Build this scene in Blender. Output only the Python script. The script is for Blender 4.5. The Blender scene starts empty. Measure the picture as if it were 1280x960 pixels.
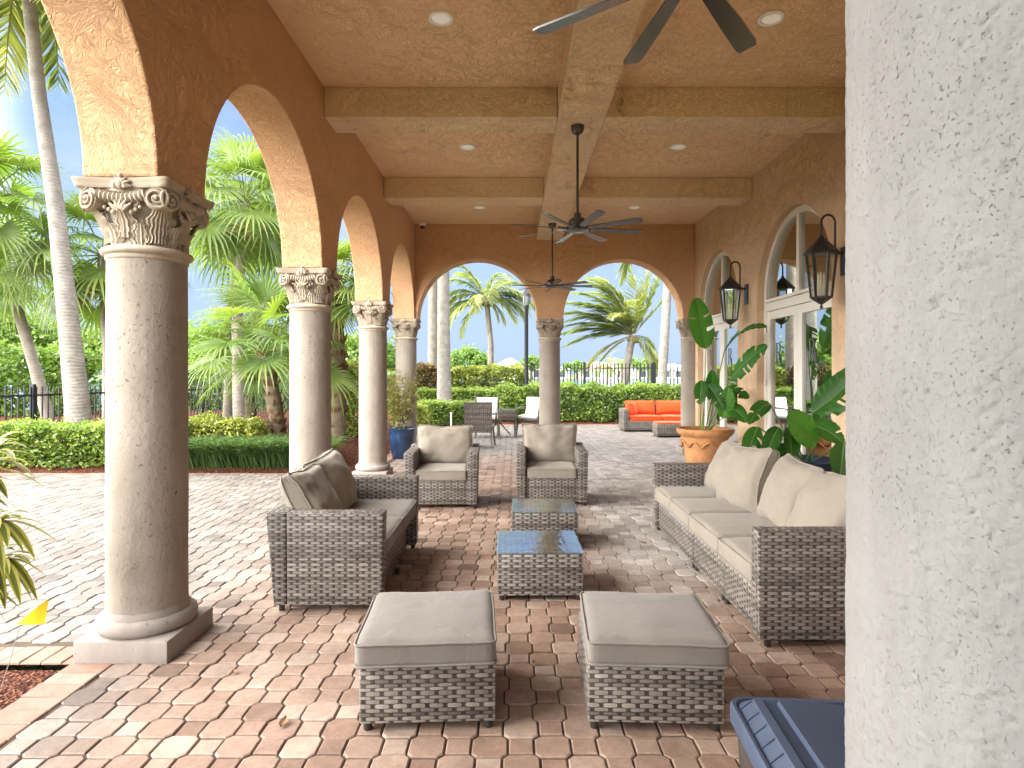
import bpy, bmesh, math, random
import numpy as np
from mathutils import Vector, Matrix, noise as mnoise

SC = bpy.context.scene
COL = SC.collection
R = math.radians
random.seed(7)

# ------------------------------------------------------------------ camera, sky, sun, exposure
cam_d = bpy.data.cameras.new('camera')
cam = bpy.data.objects.new('camera', cam_d); COL.objects.link(cam)
cam.location = (0, 0, 1.45); cam.rotation_euler = (R(90), 0, 0)
cam_d.sensor_width = 36; cam_d.lens = 36 * 763 / 1280
cam_d.shift_y = -13 / 1280; cam_d.shift_x = -2 / 1280
cam_d.clip_start = 0.02; cam_d.clip_end = 2000
SC.camera = cam

SKY_FILL = 41.0  # strength of the added sky glow that fills the interior
SUN_EL, SUN_AZ = R(54), R(252)          # azimuth from +Y, clockwise seen from above
world = bpy.data.worlds.new('World'); SC.world = world; world.use_nodes = True
wn = world.node_tree.nodes; wl = world.node_tree.links; wn.clear()
def wnode(t, **k):
    n = wn.new(t)
    for a, b in k.items(): setattr(n, a, b)
    return n
w_out = wnode('ShaderNodeOutputWorld'); w_bg = wnode('ShaderNodeBackground'); w_bg.inputs[1].default_value = 0.085
w_sky = wnode('ShaderNodeTexSky', sky_type='NISHITA', sun_disc=False, sun_elevation=SUN_EL, sun_rotation=SUN_AZ,
              air_density=1.0, dust_density=1.2, ozone_density=2.5)
w_tc = wnode('ShaderNodeTexCoord')
w_map = wnode('ShaderNodeMapping'); w_map.inputs['Scale'].default_value = (1, 1, 2.6); w_map.inputs['Location'].default_value = (0.35, 0.2, 0.1)
w_noise = wnode('ShaderNodeTexNoise'); w_noise.inputs['Scale'].default_value = 2.3; w_noise.inputs['Detail'].default_value = 7; w_noise.inputs['Roughness'].default_value = 0.55
w_ramp = wnode('ShaderNodeValToRGB'); w_ramp.color_ramp.elements[0].position = 0.48; w_ramp.color_ramp.elements[1].position = 0.72
w_ramp.color_ramp.elements[1].color = (.8, .8, .8, 1)
w_sep = wnode('ShaderNodeSeparateXYZ')
w_zen = wnode('ShaderNodeMapRange'); w_zen.inputs[1].default_value = 0.45; w_zen.inputs[2].default_value = 0.85; w_zen.inputs[3].default_value = 0.0; w_zen.inputs[4].default_value = 1.0
w_zc = wnode('ShaderNodeMath', operation='MAXIMUM')
w_mix = wnode('ShaderNodeMix', data_type='RGBA'); w_mix.inputs[7].default_value = (2.5, 2.6, 2.8, 1)
w_hor = wnode('ShaderNodeMix', data_type='RGBA', blend_type='MULTIPLY'); w_hor.inputs[0].default_value = 1.0
w_hor.inputs[7].default_value = (0.42, 0.47, 0.64, 1)
w_z2 = wnode('ShaderNodeMix', data_type='RGBA'); w_z2.inputs[7].default_value = (17.0, 17.0, 17.2, 1)
# bright sky patch added out of view behind left to light the portico
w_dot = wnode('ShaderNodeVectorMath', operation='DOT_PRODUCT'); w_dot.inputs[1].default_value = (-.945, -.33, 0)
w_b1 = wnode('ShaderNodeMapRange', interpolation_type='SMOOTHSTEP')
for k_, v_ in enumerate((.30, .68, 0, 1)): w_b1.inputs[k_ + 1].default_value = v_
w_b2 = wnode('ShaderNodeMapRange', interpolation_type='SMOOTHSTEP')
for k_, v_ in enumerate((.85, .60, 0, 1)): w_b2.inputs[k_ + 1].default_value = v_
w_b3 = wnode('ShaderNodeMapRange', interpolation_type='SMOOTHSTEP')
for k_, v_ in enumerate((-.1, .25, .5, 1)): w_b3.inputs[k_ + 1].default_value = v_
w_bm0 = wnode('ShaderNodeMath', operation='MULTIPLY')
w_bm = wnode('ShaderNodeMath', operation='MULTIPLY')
w_fill = wnode('ShaderNodeMix', data_type='RGBA'); w_fill.inputs[7].default_value = (SKY_FILL * 1.0, SKY_FILL * .98, SKY_FILL * .95, 1)
wl.new(w_tc.outputs['Generated'], w_map.inputs[0]); wl.new(w_map.outputs[0], w_noise.inputs['Vector'])
wl.new(w_noise.outputs[0], w_ramp.inputs[0]); wl.new(w_tc.outputs['Generated'], w_sep.inputs[0])
wl.new(w_sep.outputs[2], w_zen.inputs[0])
wl.new(w_sky.outputs[0], w_hor.inputs[6]); wl.new(w_hor.outputs[2], w_mix.inputs[6])
wl.new(w_ramp.outputs[0], w_mix.inputs[0])
w_hz = wnode('ShaderNodeMapRange', interpolation_type='SMOOTHSTEP')
for k_, v_ in enumerate((.0, .58, .92, .0)): w_hz.inputs[k_ + 1].default_value = v_
w_haze = wnode('ShaderNodeMix', data_type='RGBA'); w_haze.inputs[7].default_value = (1.22, 1.58, 2.22, 1)
wl.new(w_sep.outputs[2], w_hz.inputs[0]); wl.new(w_hz.outputs[0], w_haze.inputs[0]); wl.new(w_mix.outputs[2], w_haze.inputs[6])
wl.new(w_haze.outputs[2], w_z2.inputs[6]); wl.new(w_zen.outputs[0], w_z2.inputs[0])
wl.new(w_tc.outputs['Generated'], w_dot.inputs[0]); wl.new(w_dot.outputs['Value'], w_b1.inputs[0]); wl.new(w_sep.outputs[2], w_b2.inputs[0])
wl.new(w_b1.outputs[0], w_bm.inputs[0]); wl.new(w_sep.outputs[2], w_b3.inputs[0]); wl.new(w_b2.outputs[0], w_bm0.inputs[0]); wl.new(w_b3.outputs[0], w_bm0.inputs[1]); wl.new(w_bm0.outputs[0], w_bm.inputs[1]); wl.new(w_bm.outputs[0], w_fill.inputs[0])
wl.new(w_z2.outputs[2], w_fill.inputs[6])
wl.new(w_fill.outputs[2], w_bg.inputs[0]); wl.new(w_bg.outputs[0], w_out.inputs[0])

sun_d = bpy.data.lights.new('sun', 'SUN'); sun_d.energy = 0.5; sun_d.angle = R(45); sun_d.color = (1, .95, .86)
sun = bpy.data.objects.new('sun', sun_d); COL.objects.link(sun); sun.location = (0, 0, 30)
sd = Vector((math.sin(SUN_AZ) * math.cos(SUN_EL), math.cos(SUN_AZ) * math.cos(SUN_EL), math.sin(SUN_EL)))
sun.rotation_euler = sd.to_track_quat('Z', 'Y').to_euler()

SC.view_settings.view_transform = 'Standard'; SC.view_settings.look = 'None'
SC.view_settings.gamma = 1; SC.view_settings.use_curve_mapping = False
SC.view_settings.exposure = 2.47
SC.render.engine = 'CYCLES'
SC.cycles.max_bounces = 10; SC.cycles.diffuse_bounces = 7; SC.cycles.glossy_bounces = 4
SC.cycles.transmission_bounces = 6; SC.cycles.transparent_max_bounces = 10
SC.cycles.caustics_reflective = False; SC.cycles.caustics_refractive = False
SC.cycles.use_denoising = True

# ------------------------------------------------------------------ helpers: tagging
def tag(o, label=None, cat=None, group=None, kind=None):
    if label: o['label'] = label
    if cat: o['category'] = cat
    if group: o['group'] = group
    if kind: o['kind'] = kind
    return o
def thing(name, label, cat, loc=(0, 0, 0), rz=0.0, group=None):
    o = bpy.data.objects.new(name, None); COL.objects.link(o)
    o.location = loc; o.rotation_euler = (0, 0, rz); o.empty_display_size = .1
    return tag(o, label, cat, group)
def copy_tree(o, parent=None):
    c = o.copy(); COL.objects.link(c); c.parent = parent
    for ch in list(o.children): copy_tree(ch, c)
    return c
def clone(o, loc, rz, label, group=None):
    c = copy_tree(o); c.location = loc; c.rotation_euler = (0, 0, rz); c['label'] = label
    if group: c['group'] = group
    return c

# ------------------------------------------------------------------ helpers: mesh
class MB:
    def __init__(s): s.v = []; s.f = []
    def add(s, vs, fs):
        b = len(s.v); s.v += [tuple(p) for p in vs]; s.f += [tuple(b + i for i in f) for f in fs]; return s
    def hexa(s, b, t):
        return s.add(list(b) + list(t), [(3, 2, 1, 0), (4, 5, 6, 7), (0, 1, 5, 4), (1, 2, 6, 5), (2, 3, 7, 6), (3, 0, 4, 7)])
    def box(s, x0, x1, y0, y1, z0, z1, M=None):
        b = [(x0, y0, z0), (x1, y0, z0), (x1, y1, z0), (x0, y1, z0)]; t = [(x0, y0, z1), (x1, y0, z1), (x1, y1, z1), (x0, y1, z1)]
        if M is not None: b = [M @ Vector(p) for p in b]; t = [M @ Vector(p) for p in t]
        return s.hexa(b, t)
    def bar(s, a, b, w, h=None, up=(0, 0, 1)):
        a = Vector(a); b = Vector(b); h = w if h is None else h
        d = (b - a).normalized(); up = Vector(up)
        if abs(d.dot(up)) > .98: up = Vector((1, 0, 0))
        x = d.cross(up).normalized() * w / 2; y = x.cross(d).normalized() * h / 2
        return s.hexa([a - x - y, a + x - y, a + x + y, a - x + y], [b - x - y, b + x - y, b + x + y, b - x + y])
    def tube(s, pts, rad, n=8, cap=True, closed=False):
        pts = [Vector(p) for p in pts]; m = len(pts)
        if not hasattr(rad, '__len__'): rad = [rad] * m
        rings = []; prev = None
        for i, p in enumerate(pts):
            if closed: d = pts[(i + 1) % m] - pts[i - 1]
            else: d = pts[min(i + 1, m - 1)] - pts[max(i - 1, 0)]
            d.normalize()
            if prev is None:
                u = d.cross(Vector((0, 0, 1)))
                if u.length < .05: u = d.cross(Vector((1, 0, 0)))
            else: u = prev - d * prev.dot(d)
            u.normalize(); prev = u; w = d.cross(u)
            rings.append([p + (u * math.cos(a) + w * math.sin(a)) * rad[i] for a in [2 * math.pi * k / n for k in range(n)]])
        b = len(s.v)
        for r in rings: s.v += [tuple(q) for q in r]
        for i in range(m if closed else m - 1):
            j = (i + 1) % m
            for k in range(n):
                k2 = (k + 1) % n
                s.f.append((b + i * n + k, b + i * n + k2, b + j * n + k2, b + j * n + k))
        if cap and not closed:
            s.f.append(tuple(b + k for k in range(n))[::-1]); s.f.append(tuple(b + (m - 1) * n + k for k in range(n)))
        return s
    def lathe(s, prof, n=32, c=(0, 0, 0), cap=True, fn=None):
        b = len(s.v); m = len(prof)
        for (r, z) in prof:
            for k in range(n):
                a = 2 * math.pi * k / n; rr = fn(r, z, a) if fn else r
                s.v.append((c[0] + rr * math.cos(a), c[1] + rr * math.sin(a), c[2] + z))
        for i in range(m - 1):
            for k in range(n):
                k2 = (k + 1) % n
                s.f.append((b + i * n + k, b + i * n + k2, b + (i + 1) * n + k2, b + (i + 1) * n + k))
        if cap:
            s.f.append(tuple(b + k for k in range(n))[::-1]); s.f.append(tuple(b + (m - 1) * n + k for k in range(n)))
        return s
    def grid(s, fn, nu, nv):
        b = len(s.v)
        for j in range(nv + 1):
            for i in range(nu + 1): s.v.append(tuple(fn(i / nu, j / nv)))
        for j in range(nv):
            for i in range(nu):
                a = b + j * (nu + 1) + i
                s.f.append((a, a + 1, a + nu + 2, a + nu + 1))
        return s
    def sphere(s, c, r, n=10, m=7, sz=(1, 1, 1)):
        prof = [(max(1e-4, math.sin(math.pi * i / m)) , -math.cos(math.pi * i / m)) for i in range(m + 1)]
        b = len(s.v)
        for (q, z) in prof:
            for k in range(n):
                a = 2 * math.pi * k / n
                s.v.append((c[0] + r * sz[0] * q * math.cos(a), c[1] + r * sz[1] * q * math.sin(a), c[2] + r * sz[2] * z))
        for i in range(m):
            for k in range(n):
                k2 = (k + 1) % n
                s.f.append((b + i * n + k, b + i * n + k2, b + (i + 1) * n + k2, b + (i + 1) * n + k))
        return s
    def build(s, name, mat, parent=None, smooth=False, uv=False, bevel=0, weld=False, loc=None, auto=None, seg=2):
        me = bpy.data.meshes.new(name); me.from_pydata(s.v, [], s.f)
        bm = bmesh.new(); bm.from_mesh(me)
        if weld: bmesh.ops.remove_doubles(bm, verts=bm.verts, dist=weld)
        bmesh.ops.recalc_face_normals(bm, faces=bm.faces)
        if bevel:
            ed = [e for e in bm.edges if len(e.link_faces) == 2 and e.calc_face_angle(0) > .6]
            bmesh.ops.bevel(bm, geom=ed, offset=bevel, segments=seg, profile=.5, affect='EDGES', clamp_overlap=True)
        bm.to_mesh(me); bm.free()
        if uv: box_uv(me)
        if smooth:
            me.polygons.foreach_set('use_smooth', [True] * len(me.polygons))
            if auto is not None: me.set_sharp_from_angle(angle=R(auto))
        me.materials.append(mat)
        o = bpy.data.objects.new(name, me); COL.objects.link(o)
        if parent: o.parent = parent
        if loc: o.location = loc
        return o
def box_uv(me):
    uvl = me.uv_layers.new(name='UVMap')
    for p in me.polygons:
        n = p.normal; ax = max(range(3), key=lambda i: abs(n[i]))
        for li in p.loop_indices:
            c = me.vertices[me.loops[li].vertex_index].co
            uvl.data[li].uv = (c.y, c.z) if ax == 0 else ((c.x, c.z) if ax == 1 else (c.x, c.y))
def np_mesh(name, V, F, mat, parent=None, tone=None, smooth=False):
    """V (n,3), F (m,k) arrays -> mesh object; tone: one float per face"""
    V = np.asarray(V, dtype=np.float32); F = np.asarray(F, dtype=np.int32); m, k = F.shape
    me = bpy.data.meshes.new(name); me.vertices.add(len(V)); me.vertices.foreach_set('co', V.ravel())
    me.loops.add(m * k); me.loops.foreach_set('vertex_index', F.ravel())
    me.polygons.add(m); me.polygons.foreach_set('loop_start', np.arange(m, dtype=np.int32) * k)
    me.update(calc_edges=True)
    if tone is not None:
        at = me.attributes.new('tone', 'FLOAT', 'FACE'); at.data.foreach_set('value', np.asarray(tone, dtype=np.float32))
    if smooth: me.polygons.foreach_set('use_smooth', [True] * m)
    me.materials.append(mat); me.validate()
    o = bpy.data.objects.new(name, me); COL.objects.link(o)
    if parent: o.parent = parent
    return o

# ------------------------------------------------------------------ helpers: materials
class NT:
    def __init__(s, name):
        s.m = bpy.data.materials.new(name); s.m.use_nodes = True; s.t = s.m.node_tree; s.n = s.t.nodes; s.l = s.t.links
        s.b = s.n['Principled BSDF']; s.out = s.n['Material Output']
    def nd(s, t, ins=None, **props):
        n = s.n.new(t)
        for k, v in props.items(): setattr(n, k, v)
        for k, v in (ins or {}).items(): s.set(n.inputs[k], v)
        return n
    def set(s, sock, v):
        if isinstance(v, bpy.types.NodeSocket): s.l.new(v, sock)
        elif isinstance(v, bpy.types.Node): s.l.new(v.outputs[0], sock)
        else: sock.default_value = (*v, 1) if (isinstance(v, tuple) and len(v) == 3 and sock.type == 'RGBA') else v
    def math(s, op, a, b=0.0, c=0.0):
        return s.nd('ShaderNodeMath', {0: a, 1: b, 2: c}, operation=op).outputs[0]
    def mix(s, fac, a, b, mode='MIX'):
        return s.nd('ShaderNodeMix', {0: fac, 6: a, 7: b}, data_type='RGBA', blend_type=mode).outputs[2]
    def noise(s, vec, scale, detail=4, rough=.55, dist=0.0):
        n = s.nd('ShaderNodeTexNoise', {'Scale': scale, 'Detail': detail, 'Roughness': rough, 'Distortion': dist})
        if vec is not None: s.l.new(vec, n.inputs['Vector'])
        return n.outputs[0]
    def ramp(s, fac, *stops):
        n = s.nd('ShaderNodeValToRGB', {0: fac}); cr = n.color_ramp
        while len(cr.elements) < len(stops): cr.elements.new(.5)
        for e, (p, c) in zip(cr.elements, stops):
            e.position = p; e.color = (*c, 1) if isinstance(c, tuple) else (c, c, c, 1)
        return n.outputs[0]
    def rng(s, v, a, b, c=0.0, d=1.0, smooth=False):
        n = s.nd('ShaderNodeMapRange', {0: v, 1: a, 2: b, 3: c, 4: d})
        if smooth: n.interpolation_type = 'SMOOTHSTEP'
        return n.outputs[0]
    def pos(s): return s.nd('ShaderNodeNewGeometry').outputs['Position']
    def obj(s): return s.nd('ShaderNodeTexCoord').outputs['Object']
    def scale(s, vec, sx, sy, sz):
        return s.nd('ShaderNodeVectorMath', {0: vec, 1: (sx, sy, sz)}, operation='MULTIPLY').outputs[0]
    def bump(s, h, strength=.5, dist=.01, prev=None):
        ins = {'Strength': strength, 'Distance': dist, 'Height': h}
        if prev is not None: ins['Normal'] = prev
        return s.nd('ShaderNodeBump', ins).outputs[0]
    def fin(s, color, rough=.7, normal=None, spec=.5, metal=0.0):
        s.set(s.b.inputs['Base Color'], color); s.set(s.b.inputs['Roughness'], rough)
        s.set(s.b.inputs['Specular IOR Level'], spec); s.set(s.b.inputs['Metallic'], metal)
        if normal is not None: s.l.new(normal, s.b.inputs['Normal'])
        return s.m
def simple(name, color, rough=.6, spec=.5, metal=0.0, var=.12, vs=6.0, bump=0.0, bs=60.0, bd=.003):
    t = NT(name); p = t.obj()
    f = t.noise(p, vs, 5)
    dark = tuple(c * (1 - var) for c in color); lite = tuple(min(1, c * (1 + var)) for c in color)
    c = t.ramp(f, (.3, dark), (.7, lite)); nrm = None
    if bump: nrm = t.bump(t.noise(p, bs, 4), bump, bd)
    return t.fin(c, rough, nrm, spec, metal)

def stucco(name, c0, c1, stain, stain_amt=.35, bs=1.0, bd=.014, rough=.85, spec=.15):
    t = NT(name); p = t.pos()
    warp = t.nd('ShaderNodeVectorMath', {0: p, 1: t.nd('ShaderNodeTexNoise', {'Vector': p, 'Scale': 2.2, 'Detail': 3}).outputs[1]}, operation='ADD').outputs[0]
    st = t.noise(t.scale(warp, 5.0, 5.0, 9.0), 2.4 * bs, 6, .62, 1.4)
    ridge = t.math('ABSOLUTE', t.math('SUBTRACT', st, .5))
    ridge = t.math('SUBTRACT', 1.0, t.math('MULTIPLY', ridge, 4.0))
    fine = t.noise(p, 70, 3)
    big = t.noise(p, .8, 5, .6)
    col = t.ramp(big, (.32, c0), (.68, c1))
    spots = t.rng(t.noise(warp, 4.5, 9, .72, .6), .54, .70, 0, 1, True)
    zone = t.rng(t.noise(p, .45, 4, .6), .42, .58, 0, 1, True)
    drip = t.rng(t.noise(t.scale(p, 3.5, 3.5, .35), 1.6, 6, .65), .56, .74, 0, .28, True); col = t.mix(drip, col, stain)
    crk = t.math('ABSOLUTE', t.math('SUBTRACT', t.noise(warp, 1.3, 8, .6, .8), .5)); col = t.mix(t.rng(crk, .0, .004, .45, 0), col, stain)
    col = t.mix(t.math('MULTIPLY', t.math('MULTIPLY', spots, zone), stain_amt), col, stain)
    h = t.math('ADD', t.math('MULTIPLY', ridge, .7), t.math('MULTIPLY', fine, .25))
    return t.fin(col, rough, t.bump(h, 1.0, bd), spec)

WALL_MAT = stucco('orange_stucco', (.60, .35, .19), (.66, .40, .23), (.42, .25, .15), .3)
CEIL_MAT = stucco('ceiling_stucco', (.86, .60, .365), (.89, .65, .42), (.45, .29, .18), .55)
BEAM_MAT = stucco('beam_stucco', (.87, .635, .405), (.90, .71, .50), (.42, .25, .145), .9, 1.6)
HOUSE_MAT = stucco('house_wall_stucco', (.66, .44, .27), (.73, .53, .36), (.42, .26, .16), .6, 1.3)

def stone(name, c0, c1, pit, pits=.6, bd=.008, ps=38):
    t = NT(name); p = t.obj()
    big = t.noise(p, 3.0, 6, .6); col = t.ramp(big, (.3, c0), (.7, c1))
    lumps = t.noise(t.scale(p, 1, 1, .75), ps * .45, 5, .6, .5)
    v = t.noise(t.scale(p, 1, 1, .8), ps, 5, .6, .4)
    zone = t.rng(t.noise(p, 3.4, 4, .65), .38, .66, .2, 1.0, True)
    pm = t.math('MULTIPLY', t.rng(v, .60, .70, 0, 1, True), zone)
    streak = t.rng(t.noise(t.scale(p, 9, 9, .7), 1.0, 5, .6), .46, .72, 0, .38, True)
    col = t.mix(streak, col, tuple(c * .72 for c in c0))
    col = t.mix(t.math('MULTIPLY', pm, pits), col, pit)
    h = t.math('SUBTRACT', t.math('MULTIPLY', lumps, .7), t.math('MULTIPLY', pm, .8))
    return t.fin(col, .85, t.bump(h, .8, bd), .15)
SHAFT_MAT = stone('column_stone', (.225, .192, .157), (.30, .262, .22), (.10, .075, .055), .8, .009, 58)
NEAR_MAT = stone('coarse_column_plaster', (.30, .293, .282), (.375, .368, .358), (.19, .155, .12), .6, .0025, 260)
CAP_MAT = stone('carved_capital_stone', (.33, .27, .205), (.42, .36, .285), (.17, .125, .085), .45, .003)
BASE_MAT = stone('base_stone', (.22, .189, .165), (.285, .252, .222), (.14, .10, .075), .45, .004)

def wicker_mat():
    t = NT('grey_woven_wicker')
    uv = t.nd('ShaderNodeUVMap').outputs[0]
    sp = t.nd('ShaderNodeSeparateXYZ', {0: uv})
    u, v = sp.outputs[0], sp.outputs[1]
    wob = t.math('MULTIPLY', t.math('SUBTRACT', t.noise(uv, 9, 2), .5), .006)
    vv = t.math('DIVIDE', t.math('ADD', t.math('ADD', v, wob), t.math('MULTIPLY', t.math('SINE', t.math('ADD', t.math('MULTIPLY', v, 97.0), t.math('MULTIPLY', t.math('SINE', t.math('MULTIPLY', v, 41.0)), 2.0))), .0022)), .0166); row = t.math('FLOOR', vv); fv = t.math('FRACT', vv)
    par = t.math('MODULO', t.math('ADD', row, 1000.0), 2.0)
    uu = t.math('ADD', t.math('DIVIDE', u, .073), t.math('MULTIPLY', par, .5)); fu = t.math('FRACT', uu); cu = t.math('FLOOR', uu)
    wr = t.nd('ShaderNodeTexWhiteNoise', {'W': row}, noise_dimensions='1D').outputs[0]
    cv = t.nd('ShaderNodeCombineXYZ', {0: cu, 1: row})
    wd = t.nd('ShaderNodeTexWhiteNoise', {'Vector': cv.outputs[0]}, noise_dimensions='2D').outputs[0]
    du = t.math('MULTIPLY', t.math('ABSOLUTE', t.math('SUBTRACT', fu, .5)), 2.0)
    dv = t.math('MULTIPLY', t.math('ABSOLUTE', t.math('SUBTRACT', fv, .5)), 2.0)
    hgt = t.rng(wr, 0, 1, .86, 1.08)
    mu = t.rng(du, .66, .84, 1, 0, True); mv = t.nd('ShaderNodeMapRange', {0: dv, 1: t.math('SUBTRACT', hgt, .30), 2: hgt, 3: 1.0, 4: 0.0}).outputs[0]
    e4 = t.math('ADD', t.math('POWER', t.math('DIVIDE', du, .80), 5.0), t.math('POWER', t.math('DIVIDE', dv, hgt), 3.5)); m = t.rng(e4, .62, 1.05, 1, 0, True)
    tone = t.math('ADD', t.math('MULTIPLY', wr, .55), t.math('ADD', t.math('MULTIPLY', wd, .3), t.math('MULTIPLY', t.noise(uv, 4, 2), .25)))
    strand = t.ramp(tone, (.15, (.085, .072, .061)), (.5, (.158, .137, .117)), (.9, (.275, .246, .214)))
    stake = t.ramp(wd, (0.0, (.016, .013, .011)), (1.0, (.060, .049, .040)))
    col = t.mix(m, stake, strand)
    fine = t.noise(t.scale(uv, 60, 900, 1), 1.0, 2)
    h = t.math('ADD', t.math('MULTIPLY', m, t.math('SUBTRACT', 1.15, t.math('MULTIPLY', du, .55))), t.math('MULTIPLY', fine, .06))
    return t.fin(col, .5, t.bump(h, .9, .006), .4)
WICKER = wicker_mat()
DARK_PLASTIC = simple('dark_foot_plastic', (.03, .028, .026), .5)

def fabric(name, col, var=.06):
    t = NT(name); p = t.obj()
    c = t.ramp(t.noise(p, 5, 5, .6), (.3, tuple(x * (1 - var) for x in col)), (.7, tuple(min(1, x * (1 + var)) for x in col)))
    w = t.math('ADD', t.nd('ShaderNodeTexWave', {'Vector': p, 'Scale': 320}, bands_direction='X').outputs[1],
               t.nd('ShaderNodeTexWave', {'Vector': p, 'Scale': 320}, bands_direction='Y').outputs[1])
    wr = t.noise(p, 9, 5, .55, .6)
    n1 = t.bump(w, .10, .001); cr_ = t.math('ABSOLUTE', t.math('SUBTRACT', t.noise(t.scale(p, 1, 1.5, 1), 4.5, 3, .5, 1.2), .5)); n2 = t.bump(t.math('ADD', wr, t.math('MULTIPLY', t.rng(cr_, 0, .5, 0, 1, True), .8)), .38, .013, n1)
    m = t.fin(c, .9, n2, .12)
    t.b.inputs['Sheen Weight'].default_value = .15
    return m
CUSHION = fabric('taupe_cushion_fabric', (.225, .196, .158))
CUSHION_LT = fabric('pale_cushion_fabric', (.168, .151, .131))
ORANGE = fabric('orange_cushion_fabric', (.70, .072, .016))
WHITE_FAB = fabric('white_cushion_fabric', (.80, .78, .76))

BLACK_METAL = simple('black_metal', (.016, .016, .017), .42, .5, 0, .2, 12, .15, 80, .001)
BRONZE = simple('dark_bronze_paint', (.035, .030, .027), .24, .8, 0, .2, 14)
FENCE_MAT = simple('black_fence_paint', (.018, .020, .022), .5)
FRAME_MAT = simple('cream_door_frame', (.66, .62, .55), .35, .4, 0, .05, 4)
WHITE_PAINT = simple('white_paint', (.8, .8, .78), .4)
TERRACOTTA = simple('terracotta', (.44, .21, .09), .75, .2, 0, .22, 7, .3, 40, .003)
BLUE_GLAZE = simple('blue_glaze', (.012, .028, .066), .12, .6, 0, .5, 5, .15, 10, .004)
SOIL = simple('potting_soil', (.05, .035, .025), .95, .1, 0, .4, 30, .8, 60, .01)
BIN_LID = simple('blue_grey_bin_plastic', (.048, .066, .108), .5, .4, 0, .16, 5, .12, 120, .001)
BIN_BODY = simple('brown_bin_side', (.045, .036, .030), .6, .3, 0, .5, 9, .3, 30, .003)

def glass_mat(name, gloss=.5, tint=(.5, .55, .55), rough=0.01, ripple=0):
    t = NT(name); t.n.remove(t.b)
    g = t.nd('ShaderNodeBsdfGlossy', {'Color': (.92, .97, .93), 'Roughness': rough}); tr = t.nd('ShaderNodeBsdfTransparent', {'Color': tint})
    if ripple: t.l.new(t.bump(t.noise(t.pos(), 22, 2), ripple, .004), g.inputs['Normal'])
    lw = t.nd('ShaderNodeLayerWeight', {'Blend': .5})
    f = t.rng(lw.outputs['Facing'], 0.0, 1.0, gloss * .35, min(1, gloss * 1.35))
    mx = t.nd('ShaderNodeMixShader', {0: f, 1: tr.outputs[0], 2: g.outputs[0]})
    t.l.new(mx.outputs[0], t.out.inputs[0]); return t.m
DOOR_GLASS = glass_mat('door_glass', .75, (.42, .46, .46))
TABLE_GLASS = glass_mat('table_glass', .32, (.95, .97, .96), .02, .6)
LANTERN_GLASS = glass_mat('lantern_glass', .35, (.88, .88, .84), .03)

def leaf_mat(name, stops, rough=.45, trans=.3, spec=.35):
    t = NT(name)
    at = t.nd('ShaderNodeAttribute', attribute_name='tone').outputs['Fac']
    c = t.ramp(at, *stops)
    c2 = t.mix(.35, c, t.ramp(t.noise(t.pos(), 1.7, 4), (.3, tuple(x * .6 for x in stops[0][1])), (.7, stops[-1][1])))
    t.fin(c2, rough, None, spec)
    tl = t.nd('ShaderNodeBsdfTranslucent', {'Color': t.mix(1.0, c2, (1.5, 1.6, .7), 'MULTIPLY')})
    mx = t.nd('ShaderNodeMixShader', {0: trans, 1: t.b.outputs[0], 2: tl.outputs[0]})
    t.l.new(mx.outputs[0], t.out.inputs[0]); return t.m
HEDGE_LEAF = leaf_mat('hedge_leaf', [(0, (.07, .12, .025)), (.5, (.15, .245, .045)), (1, (.32, .42, .09))])
YELLOW_HEDGE = leaf_mat('yellow_green_leaf', [(0, (.09, .12, .028)), (.5, (.22, .27, .055)), (1, (.42, .44, .10))])
CROTON_LEAF = leaf_mat('croton_leaf', [(0, (.09, .035, .03)), (.45, (.10, .11, .03)), (.75, (.20, .17, .05)), (1, (.30, .12, .06))])
GRASS_LEAF = leaf_mat('strap_grass_leaf', [(0, (.04, .09, .03)), (.6, (.085, .17, .055)), (1, (.20, .28, .10))])
TREE_LEAF = leaf_mat('tree_leaf', [(0, (.06, .115, .025)), (.5, (.13, .23, .045)), (1, (.26, .36, .08))])
FAN_LEAF = leaf_mat('fan_palm_leaf', [(0, (.04, .098, .02)), (.5, (.115, .20, .038)), (1, (.30, .36, .10))], .38, .4, .5)
COCO_LEAF = leaf_mat('coconut_leaf', [(0, (.07, .11, .035)), (.5, (.17, .24, .07)), (.8, (.30, .35, .13)), (1, (.52, .46, .19))], .4, .35, .5)
DEAD_LEAF = leaf_mat('dry_frond', [(0, (.16, .10, .05)), (1, (.32, .22, .12))], .8, .2, .1)
BAMBOO_LEAF = leaf_mat('bamboo_leaf', [(0, (.07, .08, .018)), (.5, (.16, .155, .035)), (1, (.30, .25, .06))])
PADDLE_LEAF = leaf_mat('paddle_leaf', [(0, (.018, .065, .012)), (.5, (.032, .13, .018)), (1, (.07, .23, .022))], .33, .28, .3)
VARIEG_LEAF = leaf_mat('variegated_leaf', [(0, (.04, .08, .015)), (.45, (.10, .15, .03)), (.55, (.42, .38, .09)), (1, (.52, .47, .14))], .35, .25, .5)
STEM_MAT = simple('green_stem', (.10, .17, .05), .5)
TWIG_MAT = simple('brown_twig', (.11, .075, .045), .85)
BOOT_MAT = leaf_mat('palm_boot_fibre', [(0, (.07, .035, .02)), (.5, (.17, .085, .045)), (1, (.32, .19, .11))], .85, .05, .1)
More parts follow.
